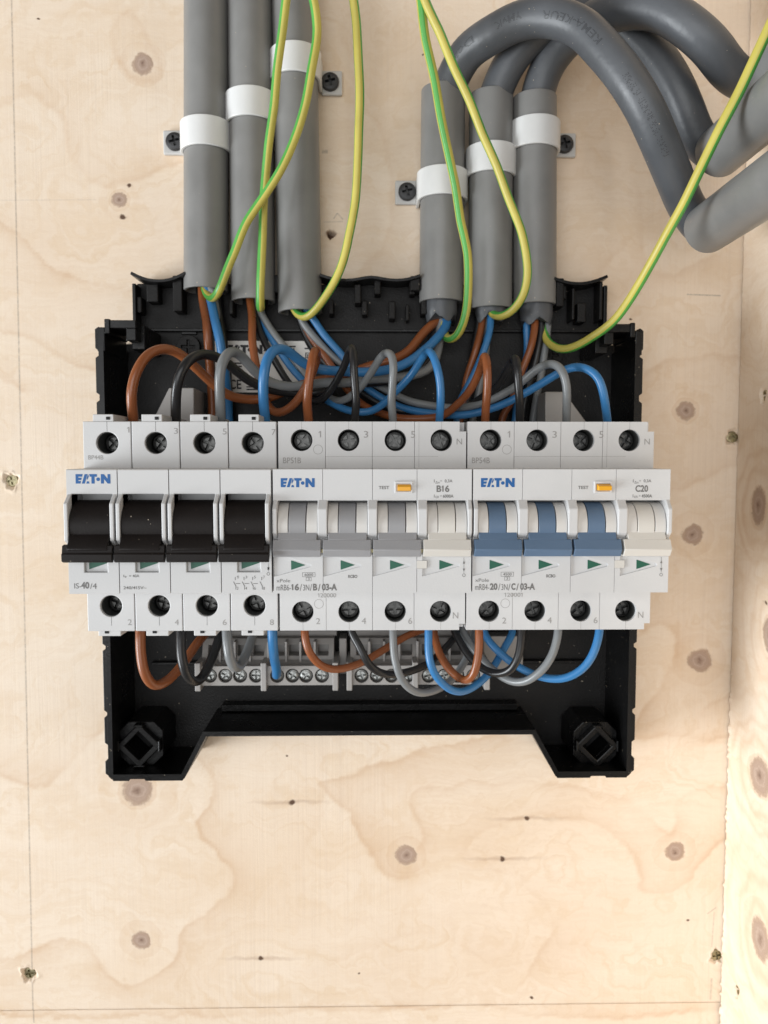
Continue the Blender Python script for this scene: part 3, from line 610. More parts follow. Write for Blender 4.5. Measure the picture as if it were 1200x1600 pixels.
# --- four-pole isolator
X1, W1 = -105.2, 17.65
iso = thing('isolator_switch', 'four-pole isolator with black levers, at the end of the row away from the side board', 'switch', (X1, 25, ZS0))
for k in range(4):
    a = X1+k*W1; b = a+W1; e = .12
    cuts = [MB().box(a+1.75, b-1.75, 74, 95, -33.5, -11.0), MB().prism(cyl_pts(a+8.9, 7.0, 4.0, 40), 50, 75), MB().prism(cyl_pts(a+8.9, -53.2, 4.0, 40), 50, 75),
            MB().box(a+5.7, a+13.6, DF-1.3, 95, -38.2, -30)]
    ho = link('pole_housing', booled(MB().prismx(BODY, a+e, b-e), cuts, M['white']), iso, (0, 0, 0), .28)
    MB().box(a+3.7, a+11.2, 30, DS-.3, ZS1-.1, ZS1+2.6).build('latch_tab', M['white'], ho, bevel=.25); MB().box(a+3.9, a+12.2, 30, DS-.3, ZS0-1.9, ZS0+.1).build('latch_tab', M['white'], ho, bevel=.25)
    mb = MB(); mb.box(a+8.6, a+10.0, DS-.25, DS-.1, ZS1+.6, ZS1+1.7); mb.box(a+6.3, a+7.8, DS-.25, DS-.1, ZS0-.9, ZS0+.1)
    mb.box(a+8.85, a+8.97, DS-.02, DS+.02, 11.2, ZS1); mb.box(a+8.85, a+8.97, DS-.02, DS+.02, -60.5, -57.4); mb.build('latch_slot', M['hole'], ho)
    mb = MB(); cheek(mb, a+.35, a+1.75, -10.9, -28.8, 88.3); cheek(mb, b-1.75, b-.35, -10.9, -28.8, 88.3); mb.build('guard_cheek', M['white'], ho, bevel=.3)
    tg = MB(); drum(tg, a+1.95, b-1.95, 79.0, -22.2, 8.9); tg.prismx([(80, -20), (87.2, -24.3), (90.3, -28.3), (90.8, -29.5), (89, -32.0), (80, -30)], a+2.0, b-2.0)
    tg.prismx([(88.4, -28.0), (90.2, -28.3), (90.6, -30.8), (91.1, -31.2), (91.1, -33.6), (89.6, -34.2), (87.6, -31.5)], a+.3, b-.3)
    tg.build('lever', M['lever_black'], iso, bevel=.22)
    fl = MB(); fl.prism([(a+6.9, -30.2), (a+13.0, -30.2), (a+13.0, -35.2), (a+6.9, -37.3)], DF-1.3, DF-1.1); fl.build('position_flag', M['pgreen'], iso)
    for z in (7.0, -53.2):
        link('terminal_screw', term_screw if (k+int(z)) % 2 else term_screw2, iso, (a+8.9, DS-8.5, z)).rotation_euler = (0, random.uniform(0, 3), 0)
        link('hole_shade_lining', SLEEVE1, iso, (a+8.9, DS-8.5, z))
mb = MB(); a = PC(1, 124, 375, PRD); b = PC(1, 299, 327, PRD); logo(mb, a[0], b[0], a[2], b[2], PRD); mb.build('logo', M['logo'], iso, recalc=False)
mb = MB().mark('type_lettering'); text_c(mb, 'IS-', 1, 117, 880, 151, 907, PRD); text_c(mb, '40', 1, 152, 873, 192, 908, PRD, .035); text_c(mb, '/4', 1, 197, 880, 230, 909, PRD)
mb.mark('lettering'); text_c(mb, 'I', 1, 366, 837, 369, 849, PRD); text_c(mb, 'e', 1, 372, 844, 381, 852, PRD); text_c(mb, '= 40A', 1, 395, 836, 446, 850, PRD, .01); mb.mark('lettering'); text_c(mb, '240/415V~', 1, 366, 895, 483, 911, PRD, .01)
mb.mark('switching_diagram')
for i, x in enumerate((928, 972, 1016, 1062)):                              # switching diagram
    text_c(mb, '1357'[i], 1, x+12, 842, x+20, 856, PRD); text_c(mb, '2468'[i], 1, x+12, 898, x+20, 913, PRD)
    poly_c(mb, 1, [(x+3, 848), (x+6, 848), (x+6, 864), (x+3, 864)], PRD); poly_c(mb, 1, [(x+6, 894), (x+9, 894), (x+9, 912), (x+6, 912)], PRD); poly_c(mb, 1, [(x-6, 872), (x-3, 871), (x+9, 893), (x+6, 895)], PRD)
    if i < 3: poly_c(mb, 1, [(x+8, 880), (x+30, 880), (x+30, 883), (x+8, 883)], PRD)
def updown(mb, c, x, y0, y1):
    s = CR[c][2]/3.5; mb.mark('arrow_symbol')
    poly_c(mb, c, [(x-1*s, y0), (x+1*s, y0), (x+1*s, y1-14*s), (x-1*s, y1-14*s)], PRD+.02)
    for q in (y0+22*s, ): poly_c(mb, c, [(x-6*s, q+12*s), (x+6*s, q+12*s), (x, q-6*s)], PRD+.04)
    poly_c(mb, c, [(x-6*s, y1-38*s), (x+6*s, y1-38*s), (x, y1-20*s)], PRD+.04)
    n = 20; cy = y1-2*s; out = [(x+9*s*math.cos(2*math.pi*i/n), cy+9*s*math.sin(2*math.pi*i/n)) for i in range(n)]; inn = [(x+6.5*s*math.cos(2*math.pi*i/n), cy+6.5*s*math.sin(2*math.pi*i/n)) for i in range(n)]
    mb.add([PC(c, *p, PRD) for p in out+inn], [(i, (i+1) % n, n+(i+1) % n, n+i) for i in range(n)])
updown(mb, 1, 1100, 780, 834)
mb.build_marks(M['print'], iso)
mb = MB()
for i, x in enumerate((384, 622, 869, 1117)): text_c(mb, '1357'[i], 1, x, 88 if i == 0 else 90+3*i, x+(11 if i == 0 else 20), 116 if i == 0 else 120+3*i, SRD)
for i, x in enumerate((388, 626, 869, 1108)): text_c(mb, '2468'[i], 1, x, 1063, x+20, 1092, SRD)
text_c(mb, 'BP44B', 1, 188, 231, 264, 253, SRD)
mb.build_marks(M['lprint'], iso)

# --- two residual-current breakers
def rcbo(x0, lever, label, rating, icn, box6, code, batch, lo, labelkey):
    W = 17.27; cr = 2 if labelkey == 2 else 3
    t = thing('circuit_breaker', label, 'circuit breaker', (x0, 25, ZS0))
    seams = [0, 17.27, 34.5, 50.0, 69.1]; sseam = [0, 17.3, 34.3, 51.5, 69.1]; holes = [8.6, 25.8, 43.0, 59.9]
    ze = -13.3
    if 'me' not in RC:
        RC['me'] = []
        for k in range(4):
            a, b = seams[k]+.07, seams[k+1]-.07
            cuts = [RAILCUT(0, 70)]
            for i in range(4):
                l = i*W
                cuts += [MB().box(l+1.7, l+W-1.75, 74, 95, -32.0, ze)]
            cuts += [MB().prism(cyl_pts(h, z, 4.0, 40), 50, 75) for h in holes for z in (8.0, -55.6)]
            for i in range(4):
                l = i*W; cuts.append(MB().prism([(l+.15, -31.5), (l+12.8, -35.4), (l+13.3, -35.9), (l+12.9, -36.5), (l+.15, -39.9)], DF-.55, 95))
            cuts.append(MB().box(66.6, 70, DS-6, 75, 11.2, 16)); cuts.append(MB().box(66.9, 70, DS-6, 75, -64, -60.3))
            RC['me'].append(booled(MB().prismx(BODY, a, b), cuts, M['white']))
    for k in range(4): ho = link('pole_housing', RC['me'][k], t, (x0, 0, 0), .22)
    for i in range(4):
        l = x0+i*W
        mb = MB(); cheek(mb, l+.1 if i == 0 else l-1.7, l+1.65, ze+.4, -26.4, 87.4); mb.build('guard_cheek', M['white'], t, bevel=.35)
        if i == 3: mb = MB(); cheek(mb, l+W-1.65, l+W-.1, ze+.4, -26.4, 87.4); mb.build('guard_cheek', M['white'], t, bevel=.35)
        lm = M['cream'] if i == 3 else lever
        mb = MB(); drum(mb, l+1.8, l+5.3, 78.3, -22.4, 8.2); drum(mb, l+11.7, l+W-1.85, 78.3, -22.4, 8.2); mb.build('drum', M['drum'], t, bevel=.15)
        mb = MB(); drum(mb, l+5.55, l+11.4, 78.3, -22.4, 8.3)
        mb.prismx([(80, -22), (86.1, -24.1), (87.45, -26.75), (86.6, -27.4), (80, -27.4)], l+1.95, l+W-2.05); mb.prismx([(84.9, -26.7), (87.45, -26.7), (89.1, -30.1), (87.5, -32.6), (84.9, -32.6)], l+.25, l+W-.55)
        mb.build('lever', lm, t, bevel=.2)
        mb = MB(); mb.prism([(l+6.1, -34.3), (l+6.4, -34.3), (l+11.1, -35.9), (l+6.4, -37.5), (l+6.1, -37.5)], DF-.54, DF-.45); mb.build('position_flag', M['pgreen'], t)
        h = x0+holes[i]
        for z in (8.0, -55.6):
            link('terminal_screw', term_screw if i % 2 else term_screw2, t, (h, DS-5.8-.5*random.random(), z)).rotation_euler = (0, random.uniform(0, 3), 0)
            link('hole_shade_lining', SLEEVE2, t, (h, DS-5.8-.5*random.random(), z))
    # tie bars between the levers
    for i in range(3): mb = MB(); l = x0+(i+1)*W; mb.box(l-.6, l+.35, 83, 85.6, -31.4, -30.2); mb.build('tie_bar', M['yzinc'], t)
    # thin joint lines in the terminal shoulders
    mb = MB()
    def ln(u0, v0, u1, v1): mb.box(x0+min(u0, u1), x0+max(u0, u1)+.1, DS-.02, DS+.03, min(v0, v1), max(v0, v1)+.1)
    ln(17.3, -1.9, 17.3, 2.0); ln(17.3, 2.0, 58.6, 2.0); ln(51.6, -1.9, 51.6, 14.6); ln(34.4, 2.0, 34.4, 14.6)
    for h in holes: ln(h, 12.0, h, 14.7); ln(h, -62.4, h, -59.8)
    ln(17.2, -62.4, 17.2, -48); ln(33.2, -47.6, 42.6, -47.6)
    mb.build('joint_line', M['lprint'], t)
    mb = MB()
    for z in (4.6, -52.6):
        n = 24; o_ = cyl_pts(x0+14.6, z, 1.75, n); i_ = cyl_pts(x0+14.6, z, 1.6, n); mb.add([(x, SRD-.02, y) for x, y in o_+i_], [(k, (k+1) % n, n+(k+1) % n, n+k) for k in range(n)])
    mb.build('sealing_plug', M['lprint'], t, recalc=False)
    # test button
    fr = booled(MB().box(x0+42.2, x0+48.5, DF-.5, DF+.55, -10.8, -6.6), [MB().box(x0+42.9, x0+47.9, DF-.1, DF+2, -10.1, -7.4)], M['white']); tb = link('test_button', fr, t, (0, 0, 0), .2)
    mb = MB()
    if labelkey == 2: mb.prismx([(DF-.1, -7.7), (DF+.2, -7.7), (DF+1.5, -8.5), (DF+1.5, -9.9), (DF-.1, -9.9)], x0+43.2, x0+47.8)
    else: mb.prismx([(DF-.1, -7.6), (DF+.3, -7.6), (DF+2.6, -8.3), (DF+2.6, -9.8), (DF-.1, -9.8)], x0+43.2, x0+47.8)
    mb.build('push_key', M['amber'], tb, bevel=.15)
    # small white window before the neutral flag
    mb = MB(); mb.box(x0+49.9, x0+53.6, DF-.02, DF+.02, -37.2, -34.3); mb.box(x0+50.0, x0+53.5, DF-.02, DF+.05, -37.1, -34.4, 1); mb.build('position_window', [M['lprint'], M['cream']], t)
    # prints: all boxes read in one view of the middle breaker, then moved along the row
    dx = x0-RX[0]
    def T(mb, s, a, b, c, d, depth, bold=0.0):
        p = PC(2, a, d, depth); q = PC(2, c, b, depth); put_text(mb, s, p[0]+dx, q[0]+dx, p[2], q[2], depth, bold)
    mb = MB(); p = PC(2, 101, 428, PRD); q = PC(2, 288, 378, PRD); logo(mb, p[0]+dx, q[0]+dx, p[2], q[2], PRD); mb.build('logo', M['logo'], t, recalc=False)
    mb = MB(); T(mb, 'TEST', 641, 421, 699, 439, PRD, .02); T(mb, rating, 960, 417, 1031, 455, PRD, .03)
    mb.mark('lettering'); T(mb, 'I', 946, 385, 949, 402, PRD); T(mb, '\u0394n', 954, 394, 976, 408, PRD); T(mb, '=', 981, 390, 990, 396, PRD); T(mb, '0,3A', 1005, 385, 1048, 404, PRD, .01)
    mb.mark('lettering'); T(mb, 'I', 946, 468, 949, 485, PRD); T(mb, 'cn', 954, 476, 972, 488, PRD); T(mb, '=', 980, 473, 989, 479, PRD); T(mb, icn, 995, 468, 1054, 486, PRD, .02)
    mb.hold = False; T(mb, 'xPole', 78, 934, 153, 953, PRD); T(mb, 'RCBO', 473, 911, 523, 929, PRD, .03); mb.mark('breaking_capacity_box'); T(mb, box6, 232, 903, 280, 918, PRD, .01); T(mb, '3', 250, 928, 260, 941, PRD)
    k = len(mb.v); rect_c(mb, 2, 220, 898, 291, 923, PRD); rect_c(mb, 2, 240, 924, 270, 945, PRD); mb.v[k:] = [(x+dx, d, z) for x, d, z in mb.v[k:]]; mb.mark('type_lettering')
    a_, b_, c_, d_ = code; T(mb, a_, 78, 965, 156, 998, PRD); T(mb, b_, 160, 960, 202, 998, PRD, .04); T(mb, '/', 206, 962, 218, 1000, PRD); T(mb, '3N', 224, 965, 258, 998, PRD); T(mb, '/', 262, 962, 274, 1000, PRD)
    T(mb, c_, 279, 960, 302, 998, PRD, .04); T(mb, '/', 307, 962, 320, 1000, PRD, .02); T(mb, d_, 328, 960, 411, 998, PRD, .04)
    k = len(mb.v); updown(mb, 2, 1111, 815, 915)
    mb.v[k:] = [(x+dx, d, z) for x, d, z in mb.v[k:]]
    mb.build_marks(M['print'], t)
    mb = MB(); T(mb, '1', 310, 118, 323, 153, SRD); T(mb, '3', 559, 118, 583, 155, SRD); T(mb, '5', 819, 118, 842, 156, SRD); T(mb, 'N', 1071, 160, 1101, 192, SRD); T(mb, batch, 114, 264, 213, 296, SRD)
    T(mb, '2', 296, 1150, 318, 1183, SRD); T(mb, '4', 547, 1148, 571, 1182, SRD); T(mb, '6', 804, 1148, 826, 1182, SRD); T(mb, 'N', 1050, 1118, 1080, 1152, SRD); T(mb, lo, 306, 1012, 406, 1036, SRD)
    mb.build_marks(M['lprint'], t)
    return t
RC = {}; RX = [-34.1, 35.35]
rcbo(RX[0], M['lever_grey'], 'circuit breaker marked B16 with three grey levers and one white lever', 'B16', '6000A', '6000', ('mRB6-', '16', 'B', '03-A'), 'BP51B', '120000', 2)
rcbo(RX[1], M['lever_blue'], 'circuit breaker marked C20 with three blue levers and one white lever', 'C20', '4500A', '4500', ('mRB4-', '20', 'C', '03-A'), 'BP54B', '120001', 3)

# ------------------------------------------------------------------ conduits on the back board
AX = []
def conduit(xt, yt, xb, yb, up, lb, grp):                                # axis from (xt, yt) down to (xb, yb) in view; up: runs on out of view
    a = np.array(P(xt, yt, 9.9)); c0 = np.array(P(xb, yb, 9.9)); AX.append((a, c0))
    if up: a = c0+(a-c0)*(420-c0[2])/(a[2]-c0[2])
    q = np.linspace(c0, a, 24); mb = MB(); n = 36; T_, U_, W_ = frames(q)
    for r, i in ((9.5, 0), (9.5, len(q)-1), (8.1, len(q)-1), (8.1, 0)):
        mb.v += [tuple(q[i]+r*(math.cos(2*math.pi*k/n)*U_[i]+math.sin(2*math.pi*k/n)*W_[i])) for k in range(n)]
    for a in range(4):
        for k in range(n): b = (a+1) % 4; mb.f.append([a*n+k, a*n+(k+1) % n, b*n+(k+1) % n, b*n+k]); mb.m.append(0); mb.sm.append(a in (0, 2))
    o = mb.build('conduit', M['pvc'], None, tuple(c0)); b_ = o.modifiers.new('bevel', 'BEVEL'); b_.width = .0003; b_.segments = 2; b_.limit_method = 'ANGLE'; b_.angle_limit = R_(50); return tag(o, lb, 'conduit', grp)
G1 = 'conduits rising out of view above the isolator'; G2 = 'short conduits with cables bending out of their tops'
conduit(323, 0, 322, 455, True, 'long grey conduit ending above the isolator, its white clip the lowest of the three', G1)
conduit(391, 0, 396, 472, True, 'long grey conduit between two others, its white clip at middle height', G1)
conduit(460, 0, 469, 489, True, 'long grey conduit whose white clip sits highest, its screw tab beside it', G1)
conduit(692.7, 142, 689, 473, False, 'short grey conduit whose white clip turns its screw tab towards the long conduits', G2)
conduit(767.5, 150, 766, 484, False, 'short grey conduit between two others, its white clip without visible screw', G2)
conduit(835, 154, 835, 478, False, 'short grey conduit whose white clip has its screw tab facing the side board', G2)
# clips
def clip(ci, py, foot, fpx, fpy, lb):
    cz = P(600, py, 20)[2]; a_, b_ = AX[ci]; cx = (b_+(a_-b_)*(cz-b_[2])/(a_[2]-b_[2]))[0]; t = thing('conduit_clip', lb, 'clip', (cx, 0, cz), 'white conduit clips')
    r0, r1, hw = 9.65, 11.0, 6.0; n = 30; ring = []
    angs = [R_(-12)+R_(204)*i/n for i in range(n+1)]; mb = MB(); prof = []
    for r in (r0, r1): prof.append([(cx+r*math.cos(a), 9.9+r*math.sin(a)) for a in angs])
    outer, inner = prof[1], prof[0]; pl = [(cx+r1, .3)]+outer+[(cx-r1, .3), (cx-r0, .3)]+inner[::-1]+[(cx+r0, .3)]
    k = len(pl); mb.v += [(x, d, cz-hw) for x, d in pl]+[(x, d, cz+hw) for x, d in pl]; half = k//2
    for i in range(half-1):
        a, b, c_, d_ = i, i+1, k-2-i, k-1-i
        for f in ((a, b, c_, d_), (a+k, d_+k, c_+k, b+k)): mb.f.append(list(f)); mb.m.append(0); mb.sm.append(False)
        for f in ((a, a+k, b+k, b), (d_, c_, c_+k, d_+k)): mb.f.append(list(f)); mb.m.append(0); mb.sm.append(True)
    mb.f += [[0, k-1, 2*k-1, k], [half-1, half-1+k, half+k, half]]; mb.m += [0, 0]; mb.sm += [False, False]
    o = mb.build('band', M['clip'], t); b_ = o.modifiers.new('bevel', 'BEVEL'); b_.width = .0003; b_.segments = 2; b_.limit_method = 'ANGLE'; b_.angle_limit = R_(50)
    f = P(fpx, fpy, 1.5) if foot else None
    if foot:
        x0, x1 = sorted((f[0]+foot*5.3, cx+foot*10.6)); z = f[2]
        p = [(x0, z-5.2), (x1, z-5.2), (x1, z+5.2), (x0, z+5.2)]; o = MB().prism(p, .15, 2.0).build('foot', M['foot'], t, bevel=.6)
        link('screw', clip_screw, t, (f[0], 3.3, z))
    else:
        x0, x1 = cx-15, cx-10.6; MB().prism([(x0, cz-5), (x1, cz-5), (x1, cz+5), (x0, cz+5)], .15, 1.6).build('foot', M['foot'], t, bevel=.5)
clip(0, 204, -1, 274, 223, 'white clip on the long conduit farthest from the short ones, black screw beside it')
clip(1, 158, 0, 0, 0, 'white clip round the middle of the three long conduits')
clip(2, 88, 1, 516, 130, 'white clip highest on the board, its black screw beside the long conduits')
clip(3, 279, -1, 636, 301, 'white clip lowest of the short conduits, its tab facing the long conduits')
clip(4, 241, 0, 0, 0, 'white clip round the middle of the three short conduits')
clip(5, 199, 1, 881, 227, 'white clip on the short conduit next to the side board, black screw in its tab')
# conduits running along the side board towards the viewer
SC = [(1106, 357, 45), (1124, 238, 46), (1190, 126, 46)]
for (px, py, d), lb in zip(SC, ('grey conduit running out along the side board, lowest of three', 'grey conduit running out along the side board, between two others', 'grey conduit running out along the side board, topmost of three')):
    c = P(px, py, d); mb = MB(); n = 36
    for r, dd in ((9.5, d), (9.5, 190), (8.1, 190), (8.1, d)): mb.v += [(x, dd, z) for x, z in cyl_pts(c[0], c[2], r, n)]
    for a in range(4):
        for k in range(n): b = (a+1) % 4; mb.f.append([a*n+k, a*n+(k+1) % n, b*n+(k+1) % n, b*n+k]); mb.m.append(0); mb.sm.append(a in (0, 2))
    tag(mb.build('conduit', M['pvc'], None, c), lb, 'conduit', 'conduits along the side board')

# ------------------------------------------------------------------ thick sheathed cables
def side_end(i, extra=()):
    c = P(*SC[i]); return [(c[0]-.5, SC[i][2]+6, c[2]), (c[0], SC[i][2]+40, c[2])]
cabs = [
 ([(689,500,10),(690,400,10),(692,250,10),(694,160,10.5),(705,128,13),(728,85,20),(775,51,30),(817,31,36),(867,28,43),(907,43,48),(940,75,53),(975,117,57),(1005,165,58),(1030,220,54),(1053,276,46),(1074,325,37),(1094,352,36)], 0,
  'thick grey cable in front of the other two, arching down to the lowest side conduit', 7.1),
 ([(766,499,10),(766,400,10),(767,250,10),(768,170,10.3),(776,144,12),(790,110,15),(812,77,19),(850,44,23),(900,22,26),(950,26,30),(995,56,34),(1029,92,38),(1053,130,40),(1072,173,40),(1088,212,38),(1110,236,38)], 1,
  'thick grey cable passing behind two other cables to the middle side conduit', 7.0),
 ([(838,506,10),(837,400,10),(836,250,10),(837,170,10.3),(842,140,12),(856,102,16),(884,64,22),(930,30,32),(985,14,44),(1030,16,52),(1067,35,57),(1107,69,58),(1134,104,52),(1158,124,44),(1178,128,40)], 2,
  'thick grey cable arching outermost to the topmost side conduit', 7.2)]
CABQ = []
for pts, i, lb, r in cabs:
    w_ = [P(*p) for p in pts]+side_end(i); q = smooth_path(w_, 2.0); mb = MB()
    rr = np.full(len(q), r); rr[:3] = (r*.9, r*.97, r)
    tube(mb, q, rr, 28)
    for k in range(28):                                                # ragged cut at the stripped end
        mb.v[k] = (mb.v[k][0], mb.v[k][1], mb.v[k][2]+1.6*math.sin(k*.9+i)+random.uniform(-.7, .7)); mb.v[k+28] = (mb.v[k+28][0], mb.v[k+28][1], max(mb.v[k+28][2], mb.v[k][2]+.6))
    t = thing('cable', lb, 'cable', w_[0], 'thick sheathed cables'); o = mb.build('sheath', M['cable'], t); CABQ.append((t, q, r))
def cable_text(t, q, r, s, px0, px1, ang, h, flip=True, bold=.0):
    T_, U_, W_ = frames(q); L_ = np.r_[0, np.cumsum(np.linalg.norm(np.diff(q, axis=0), axis=1))]
    def at(px, py): c = np.array([P(px, py, 0)]); return None
    mb = MB(); dots = []; cols = max(6, int(abs(px0-px1)/.42)); rows = 7
    if s:
        v, f = text_geo(s, .01); tri = np.array([[v[g[0]], v[g[i]], v[g[i+1]]] for g in f for i in range(1, len(g)-1)])
    for ci in range(cols):
        for ri in range(rows):
            a, b = (ci+.5)/cols, (ri+.5)/rows
            if s:
                p = np.array((a, b)); e = [(tri[:, (i+1) % 3]-tri[:, i]) for i in range(3)]; cr = [e[i][:, 0]*(p[1]-tri[:, i, 1])-e[i][:, 1]*(p[0]-tri[:, i, 0]) for i in range(3)]
                if (((cr[0] >= 0) & (cr[1] >= 0) & (cr[2] >= 0)) | ((cr[0] <= 0) & (cr[1] <= 0) & (cr[2] <= 0))).any(): dots.append((a, b))
            elif ci % 6 and random.random() < .42: dots.append((a, b))
    cam_ = np.array((0, H, 0))
    for a, b in dots:
        l = px1+(px0-px1)*a; i = min(len(q)-2, max(0, np.searchsorted(L_, l)-1)); tt = (l-L_[i])/(L_[i+1]-L_[i]); c = q[i]*(1-tt)+q[i+1]*tt; tg = T_[i]
        nv = cam_-c; nv -= tg*np.dot(nv, tg); nv /= np.linalg.norm(nv); sv = np.cross(tg, nv); an = ang-(b-.5)*h/r; h_ = .16
        ctr = c+(r+.06)*(math.cos(an)*nv+math.sin(an)*sv); s2 = math.cos(an)*sv-math.sin(an)*nv
        mb.add([ctr-tg*h_, ctr-s2*h_, ctr+tg*h_, ctr+s2*h_], [(0, 1, 2, 3)])
    o = mb.build('dotted_printing', M['ink'], t, recalc=False); o['kind'] = 'stuff'
t, q, r = CABQ[0]; L_ = np.r_[0, np.cumsum(np.linalg.norm(np.diff(q, axis=0), axis=1))]
def len_at(px, py): 
    best = min(range(len(q)), key=lambda i: (lambda p: (p[0]-px)**2+(p[1]-py)**2)(proj(q[i]))); return L_[best]
def proj(p):
    v = np.array((p[0], H-p[1], p[2])); z = v@np.array(Fv); return 600+FPX*(v@np.array(Rv))/z, 800-FPX*(v@np.array(Uv))/z
cable_text(t, q, r, 'KEMA-KEUR', len_at(858, 28), len_at(946, 82), .12, 2.7)
cable_text(t, q, r, 'YMvK', len_at(783, 46), len_at(822, 30), .3, 2.7)
cable_text(t, q, r, '', len_at(985, 125), len_at(1036, 240), .05, 2.6)
cable_text(t, q, r, 'Dca-', len_at(718, 100), len_at(752, 64), .4, 2.7)

# ------------------------------------------------------------------ single-core wires
def uneven(q, amp):                                                      # hand-bent: slow wander, a few soft kinks
    n = len(q); out = q.copy(); k = max(3, n//7); fade = np.clip(np.minimum(np.arange(n), n-1-np.arange(n))/6., 0, 1)[:, None]
    c = rng.normal(0, amp, (k, 3)); out += fade*np.stack([np.interp(np.linspace(0, k-1, n), np.arange(k), c[:, i]) for i in range(3)], 1)
    for _ in range(2): out[1:-1] = .25*out[:-2]+.5*out[1:-1]+.25*out[2:]
    return out
def wire(col, pts, r, lb, grp):
    w_ = [PC(*p) if len(p) == 4 else P(*p) for p in pts]; mb = MB(); tube(mb, uneven(smooth_path(w_, 1.5), .3), r, 14)
    o = mb.build('wire', M[col], None, w_[0]); return tag(o, lb, 'wire', grp)
GA, GB = 'wires looping into the top terminals', 'wires looping into the bottom terminals'
def Cn(c, *t): return [(c, *p) for p in t]
ra, rb_, rc_ = 1.95, 1.55, 1.62
# from the first short conduit to the isolator's top terminals
wire('brown', Cn(4,(195,760,50),(195,725,52),(190,640,55),(200,540,56),(240,460,54),(300,425,50),(360,422,46),(420,452,42),(480,505,38),(550,570,33),(620,620,30),(700,640,26),(790,638,24),(870,605,22),(1000,560,21),(1100,545,21))+Cn(5,(540,690,21),(690,655,21),(800,590,18),(860,510,15),(930,430,12),(1000,385,10),(1010,340,10)), ra, 'brown wire arching into terminal 1 of the isolator with black levers', GA)
wire('bk', Cn(4,(385,760,50),(385,725,52),(385,600,56),(400,520,57),(440,462,55),(500,437,50),(560,450,45),(620,490,39),(700,550,34),(780,590,30),(900,610,26),(1050,602,24))+Cn(5,(300,810,22),(600,790,21),(820,740,18),(920,650,14),(950,520,12),(960,400,8),(985,340,8)), ra, 'black wire arching into terminal 3 of the isolator with black levers', GA)
wire('grey', Cn(4,(585,760,50),(585,730,52),(580,600,56),(585,500,58),(610,442,56),(640,425,52),(680,450,47),(730,510,42),(780,555,37),(860,580,34),(950,580,32),(1100,565,29))+Cn(5,(350,792,27),(550,772,25),(720,765,23),(850,735,20),(930,690,17),(970,620,14),(985,500,12),(1000,400,11),(1010,340,11)), ra, 'grey wire arching into terminal 5 of the isolator with black levers', GA)
wire('blue', Cn(4,(785,760,50),(785,730,52),(775,620,57),(780,520,59),(800,442,57),(840,414,53),(890,430,48),(940,470,43),(1000,500,39),(1080,514,36))+Cn(5,(330,722,34),(500,725,32),(650,712,30),(780,670,27),(880,600,23),(960,520,19),(1025,440,15),(1035,400,12),(1020,350,11)), ra, 'blue wire arching into terminal 7 of the isolator with black levers', GA)
# from the second long conduit to the B16 breaker
wire('brown', Cn(5,(170,1080,50),(170,1040,52),(170,900,56),(180,750,58),(200,625,57),(220,580,52),(228,640,46),(190,760,41),(120,880,37),(50,950,35),(-20,985,34),(-70,960,30),(-120,860,24),(-175,600,18),(-188,420,14),(-200,300,11),(-205,180,10)), rb_+.2, 'brown wire looping tightly into terminal 1 of the breaker with grey levers', GA)
wire('bk', Cn(5,(455,1080,50),(455,1040,52),(455,900,56),(455,700,58),(455,610,57),(442,572,53),(420,610,47),(380,700,42),(330,800,37),(270,880,33),(210,912,28),(130,880,22),(30,780,17),(-100,540,14),(-160,400,11),(-185,280,10),(-190,180,10)), rb_, 'black wire looping tightly into terminal 3 of the breaker with grey levers', GA)
wire('grey', Cn(5,(697,1080,50),(697,1040,52),(697,850,56),(700,680,58),(690,617,56),(660,602,52),(620,640,46),(570,730,41),(510,820,36),(450,880,31),(380,910,27),(300,890,22),(220,820,19),(120,700,16),(10,550,14),(-90,420,12),(-140,330,10),(-160,200,10)), rb_, 'grey wire looping tightly into terminal 5 of the breaker with grey levers', GA)
wire('blue', Cn(5,(985,1080,50),(985,1040,52),(1000,900,56),(992,760,58),(962,645,57),(925,592,53),(890,620,47),(830,720,42),(740,830,37),(650,920,33),(550,970,30),(430,970,28),(330,935,24),(240,880,20),(110,760,17),(0,610,14),(-80,480,12),(-130,380,9),(-150,200,9)), rb_, 'blue wire looping into the top neutral terminal of the breaker with grey levers', GA)
# from the third long conduit to the C20 breaker
wire('brown', Cn(6,(355,830,50),(355,775,52),(368,620,57),(368,520,58),(352,458,54),(335,520,48),(300,620,42),(240,690,36),(150,752,30),(0,758,26))+Cn(5,(650,990,22),(480,915,16),(330,720,13),(250,600,11),(180,500,9),(140,420,9),(110,330,9)), rc_, 'brown wire looping into terminal 1 of the breaker with blue levers', GA)
wire('bk', Cn(6,(520,830,50),(518,775,52),(510,640,57),(505,520,58),(498,478,55),(470,520,48),(420,600,40),(350,660,34),(260,720,28),(150,730,22))+Cn(5,(700,960,18),(500,860,14),(300,700,10),(180,560,9),(130,450,8),(100,330,8)), rc_, 'black wire looping into terminal 3 of the breaker with blue levers', GA)
wire('grey', Cn(6,(735,830,50),(735,775,52),(748,660,57),(735,570,58),(705,520,56),(660,508,52),(600,535,47),(520,600,42),(400,668,36),(290,705,31),(180,712,26),(0,680,20))+Cn(5,(700,860,18),(540,780,14),(380,680,12),(200,510,11),(130,420,10),(105,330,10)), rc_, 'grey wire arching into terminal 5 of the breaker with blue levers', GA)
wire('blue', Cn(6,(930,830,50),(928,775,52),(918,680,57),(880,575,58),(830,532,55),(770,518,51),(700,545,46),(620,595,42),(500,660,37),(380,716,33),(250,748,29),(150,742,25),(0,715,20))+Cn(5,(560,850,16),(380,630,13),(260,490,12),(190,390,11),(150,330,11)), rc_, 'blue wire arching into the top neutral terminal of the breaker with blue levers', GA)
